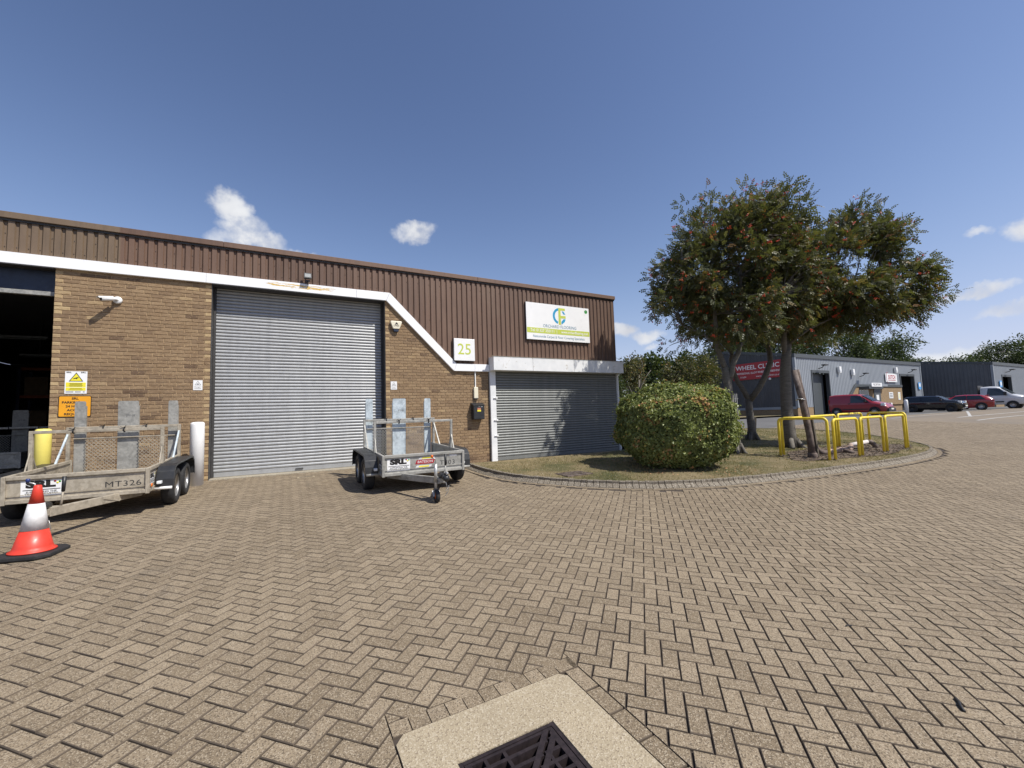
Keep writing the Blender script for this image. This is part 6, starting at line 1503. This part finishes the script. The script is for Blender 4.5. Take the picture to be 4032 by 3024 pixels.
# ================================================================ VEHICLES (x forward)
def loft(st, n_top=1):
    """stations: x, zb, zs, zt, wb, ws, wt"""
    mb = MB(); rings = []
    for x, zb, zs, zt, wb, ws, wt in st:
        half = [(0, zb), (wb, zb), (ws * .985, zb + (zs - zb) * .35), (ws, zs - .06), (ws * .985, zs), (wt + (ws - wt) * .1, zs + (zt - zs) * .86), (wt * .86, zt - .012), (0, zt)]
        rings.append([(x, -y, z) for y, z in half] + [(x, y, z) for y, z in half[-2:0:-1]])
    k = len(rings[0]); vs_ = [p for r_ in rings for p in r_]
    fs_ = [(i * k + j, i * k + (j + 1) % k, (i + 1) * k + (j + 1) % k, (i + 1) * k + j) for i in range(len(rings) - 1) for j in range(k)]
    fs_ += [tuple(range(k)), tuple(reversed([(len(rings) - 1) * k + j for j in range(k)]))]
    mb.add(vs_, [f[::-1] for f in fs_], 0, None, True); return mb
def interp(st, x):
    for a, b in zip(st[:-1], st[1:]):
        if a[0] <= x <= b[0]:
            t = (x - a[0]) / (b[0] - a[0] + 1e-9); return [p + (q - p) * t for p, q in zip(a, b)]
    return list(st[0] if x < st[0][0] else st[-1])
def side_panel(mb, st, poly, off, sides=(-1, 1)):
    for sg in sides:
        vs_ = []
        for x, z in poly:
            s_ = interp(st, x); zs, zt, ws, wt = s_[2], s_[3], s_[5], s_[6]
            if z <= zs: y = ws
            else:
                zk = zs + (zt - zs) * .86; yk = wt + (ws - wt) * .1; t = min(1, (z - zs) / max(zk - zs, .01)); y = ws * .985 + (yk - ws * .985) * t
            vs_.append((x, sg * (y + off), z))
        mb.add(vs_, [tuple(range(len(poly))) if sg > 0 else tuple(reversed(range(len(poly))))])
    return mb
def vehicle(name, label, cat, loc, th, st, paint_, wheels, wr, ww, sidewin, screen, rear, extras, rim='rim_grey', half=.86, low_mat='black_plastic'):
    v = empty(name, Matrix.Translation(loc) @ Matrix.Rotation(th, 4, 'Z'), label=label, cat=cat)
    o = loft(st).build('body', paint_, v)
    md = o.modifiers.new('bevel', 'BEVEL'); md.width = .02; md.segments = 2; md.limit_method = 'ANGLE'; md.angle_limit = R(35)
    for pl in sidewin:
        for sg in (-1, 1): side_panel(MB(), st, pl, .022, (sg,)).build('side_window', 'car_glass', v)
    for nm, (xa, za, ya), (xb, zb_, yb), mt in screen:
        MB().add([(xa, -ya, za), (xa, ya, za), (xb, yb, zb_), (xb, -yb, zb_)], [(0, 1, 2, 3), (3, 2, 1, 0)]).build(nm, mt, v)
    for x in wheels:
        for sg in (-1, 1):
            MB().lathe([(wr * 1.2, 0), (wr * 1.2, .012), (wr * .9, .012), (wr * .9, 0)], 24, Matrix.Translation((x, sg * (half - .004), wr * 1.02)) @ Matrix.Rotation(R(-90 * sg), 4, 'X')).build('wheel_arch', 'black', v)
            make_wheel(v, x, sg * (half - ww / 2 + .045), wr, ww, rim, 10, True)
    for nm, mt, a in extras: MB().box(*a).build(nm, mt, v, bev=.025)
    return v
def vloc(px, Y, dx=0):
    d = fw + rv * ((px - 2016) / 1667); p = d * (Y / d.y); return Vector((p.x, p.y, gz(p.x, p.y)))
TH = R(-58)
st = [(-1.50, .34, .95, 1.58, .70, .80, .66), (-1.46, .26, .98, 1.66, .74, .84, .70), (-1.1, .24, .98, 1.71, .76, .855, .72), (-.2, .22, .98, 1.72, .77, .855, .73), (.45, .22, .98, 1.70, .77, .855, .71), (.72, .22, .97, 1.60, .77, .855, .69), (1.42, .22, .95, 1.10, .77, .85, .70), (1.9, .24, .86, .97, .76, .83, .66), (2.22, .28, .70, .82, .72, .78, .60), (2.36, .34, .55, .62, .58, .66, .5)]
vehicle('delivery_van', 'small dark red delivery van parked by the brick reception', 'van', vloc(3357, 35.0), TH, st, 'van_red', (-.95, 1.56), .30, .19, [[(.02, 1.0), (.98, 1.0), (.70, 1.55), (.06, 1.60)], [(1.03, 1.0), (1.30, 1.0), (.80, 1.48), (.76, 1.48)]],
        [('windscreen', (1.45, 1.115, .70), (.75, 1.615, .63), 'car_glass')], None, [('bumper', 'black_plastic', (2.1, 2.42, -.70, .70, .26, .52)), ('bumper', 'black_plastic', (-1.6, -1.42, -.78, .78, .28, .50)), ('headlight', 'lamp_glass', (1.95, 2.2, -.84, -.55, .72, .92)), ('headlight', 'lamp_glass', (1.95, 2.2, .55, .84, .72, .92)), ('grille', 'black', (2.3, 2.40, -.4, .4, .5, .62)), ('number_plate', 'plate', (2.40, 2.43, -.26, .26, .40, .52)), ('mirror', 'black_plastic', (.95, 1.1, -1.05, -.86, 1.02, 1.22)), ('mirror', 'black_plastic', (.95, 1.1, .86, 1.05, 1.02, 1.22)), ('side_moulding', 'black_plastic', (-.55, 1.15, -.872, -.85, .45, .52)), ('tail_light', 'tail_red', (-1.52, -1.42, -.83, -.70, .9, 1.3)), ('door_handle', 'black_plastic', (-.12, .02, -.872, -.85, .9, .97))])
st = [(-1.86, .36, .80, 1.0, .62, .74, .56), (-1.80, .26, .88, 1.30, .70, .83, .60), (-1.55, .22, .92, 1.385, .74, .86, .64), (-.6, .2, .92, 1.41, .75, .865, .66), (.2, .2, .92, 1.40, .75, .865, .65), (.40, .2, .92, 1.36, .75, .865, .63), (.86, .2, .91, 1.03, .75, .86, .70), (1.45, .22, .86, .99, .74, .85, .68), (1.80, .24, .76, .90, .70, .81, .62), (1.94, .32, .60, .70, .60, .72, .55)]
vehicle('hatchback_car', 'black compact hatchback parked right of the brick reception', 'car', vloc(3668, 37.4), TH, st, 'car_black', (-1.22, 1.27), .315, .2, [[(-1.62, .94), (-.62, .94), (-.62, 1.33), (-1.5, 1.31)], [(-.58, .94), (.62, .94), (.34, 1.31), (-.58, 1.33)]],
        [('windscreen', (.88, 1.05, .70), (.43, 1.365, .60), 'car_glass')], None, [('headlight', 'lamp_glass', (1.66, 1.87, -.80, -.54, .70, .9)), ('headlight', 'lamp_glass', (1.66, 1.87, .54, .80, .70, .9)), ('grille', 'black', (1.9, 2.0, -.42, .42, .36, .6)), ('number_plate', 'plate', (2.0, 2.02, -.26, .26, .42, .53)), ('mirror', 'car_black', (.6, .74, -1.0, -.86, .96, 1.1)), ('mirror', 'car_black', (.6, .74, .86, 1.0, .96, 1.1)), ('roof_trim', 'car_black', (-1.5, .3, -.5, .5, 1.40, 1.425))], rim='black_plastic')
st = [(-2.12, .36, .72, .86, .64, .76, .6), (-2.05, .26, .86, 1.05, .72, .84, .62), (-1.7, .22, .95, 1.32, .75, .88, .60), (-1.2, .2, .95, 1.42, .76, .89, .62), (-.3, .2, .94, 1.45, .77, .89, .63), (.3, .2, .93, 1.40, .77, .89, .62), (1.05, .2, .92, 1.02, .77, .88, .7), (1.6, .22, .82, .92, .75, .86, .66), (2.0, .26, .68, .76, .7, .8, .6), (2.14, .34, .55, .62, .58, .68, .5)]
vehicle('hatchback_car', 'red hatchback parked behind the black car, its rear lamp to the right', 'car', vloc(3775, 40.5), R(132), st, 'car_red', (-1.3, 1.33), .32, .2, [[(-1.62, .98), (-.45, .98), (-.45, 1.36), (-1.28, 1.33)], [(-.4, .98), (.72, .98), (.28, 1.33), (-.4, 1.36)]],
        [('windscreen', (1.05, 1.03, .72), (.32, 1.40, .58), 'car_glass'), ('rear_window', (-2.0, 1.02, .62), (-1.62, 1.345, .52), 'car_glass')], None, [('tail_light', 'tail_red', (-2.13, -1.95, -.84, -.5, .8, .93)), ('tail_light', 'tail_red', (-2.13, -1.95, .5, .84, .8, .93)), ('number_plate', 'plate', (-2.16, -2.13, -.26, .26, .62, .73)), ('roof_spoiler', 'car_red', (-1.85, -1.6, -.55, .55, 1.33, 1.37)), ('headlight', 'lamp_glass', (1.8, 2.05, -.8, -.5, .65, .8)), ('headlight', 'lamp_glass', (1.8, 2.05, .5, .8, .65, .8))], half=.88)
# white dropside truck
st = [(-1.05, .5, 1.25, 2.12, .9, .98, .80), (-1.0, .42, 1.25, 2.2, .92, 1.0, .84), (-.4, .40, 1.25, 2.24, .92, 1.0, .85), (.05, .40, 1.25, 2.20, .92, 1.0, .84), (.3, .40, 1.24, 2.10, .92, 1.0, .82), (1.05, .40, 1.22, 1.42, .92, .99, .84), (1.6, .42, 1.1, 1.28, .9, .97, .78), (1.92, .46, .92, 1.02, .84, .9, .66), (2.02, .52, .7, .8, .7, .78, .58)]
tk = vehicle('flatbed_truck', 'white dropside truck at the right edge, its cab facing right', 'truck', vloc(3925, 42.5), TH, st, 'truck_white', (1.05, -2.6), .345, .22, [[(-.62, 1.3), (.78, 1.3), (.28, 2.0), (-.5, 2.03)]],
        [('windscreen', (1.07, 1.435, .84), (.33, 2.115, .74), 'car_glass')], None, [('bumper', 'black_plastic', (1.75, 2.08, -.9, .9, .42, .78)), ('side_moulding', 'black_plastic', (-.9, .5, -1.012, -.98, .62, .74)), ('side_moulding', 'black_plastic', (-.9, .5, .98, 1.012, .62, .74)), ('headlight', 'lamp_glass', (1.55, 1.86, -.95, -.66, .9, 1.12)), ('headlight', 'lamp_glass', (1.55, 1.86, .66, .95, .9, 1.12)), ('mirror', 'black_plastic', (.55, .75, -1.28, -1.02, 1.3, 1.65)), ('mirror', 'black_plastic', (.55, .75, 1.02, 1.28, 1.3, 1.65)), ('chassis', 'black_plastic', (-3.9, -1.0, -.4, .4, .45, .68)), ('bed', 'galvanised_grey', (-4.1, -1.25, -1.02, 1.02, .72, .86)), ('dropside', 'galvanised_grey', (-4.1, -1.25, -1.03, -.99, .88, 1.28)), ('dropside', 'galvanised_grey', (-4.1, -1.25, .99, 1.03, .88, 1.28)), ('tailboard', 'galvanised_grey', (-4.12, -4.07, -.98, .98, .88, 1.28)), ('headboard', 'dark_frame', (-1.24, -1.16, -1.0, 1.0, .88, 2.35)), ('mudguard', 'black_plastic', (-3.05, -2.15, -1.0, -.8, .62, .71)), ('door_handle', 'black_plastic', (-.45, -.3, -1.02, -1.0, 1.15, 1.2))], half=1.0)
# stack of tyres against the charcoal gable
for i in range(5):
    p = vloc(3664 + i * 13, 46.0); o = empty('tyre_stack', p, label=('leftmost', 'second', 'third', 'fourth', 'rightmost')[i] + ' stack of black tyres beside the charcoal gable, counted from the left', cat='tyres', group='stacks of tyres')
    for j in range(7): MB().lathe([(.2, 0), (.31, .01), (.33, .09), (.31, .17), (.2, .18), (.2, 0)], 18, Matrix.Translation((random.gauss(0, .02), random.gauss(0, .02), j * .185))).build('tyre', 'rubber', o)
p = vloc(3560, 36.2); o = empty('bollard', p, label='short white bollard at the rear of the black car by the open doorway', cat='bollard'); MB().lathe([(.13, -.05), (.13, 1.05), (.1, 1.13), (0, 1.15)], 16).build('post', 'white_paint', o)
bpy.context.view_layer.update()
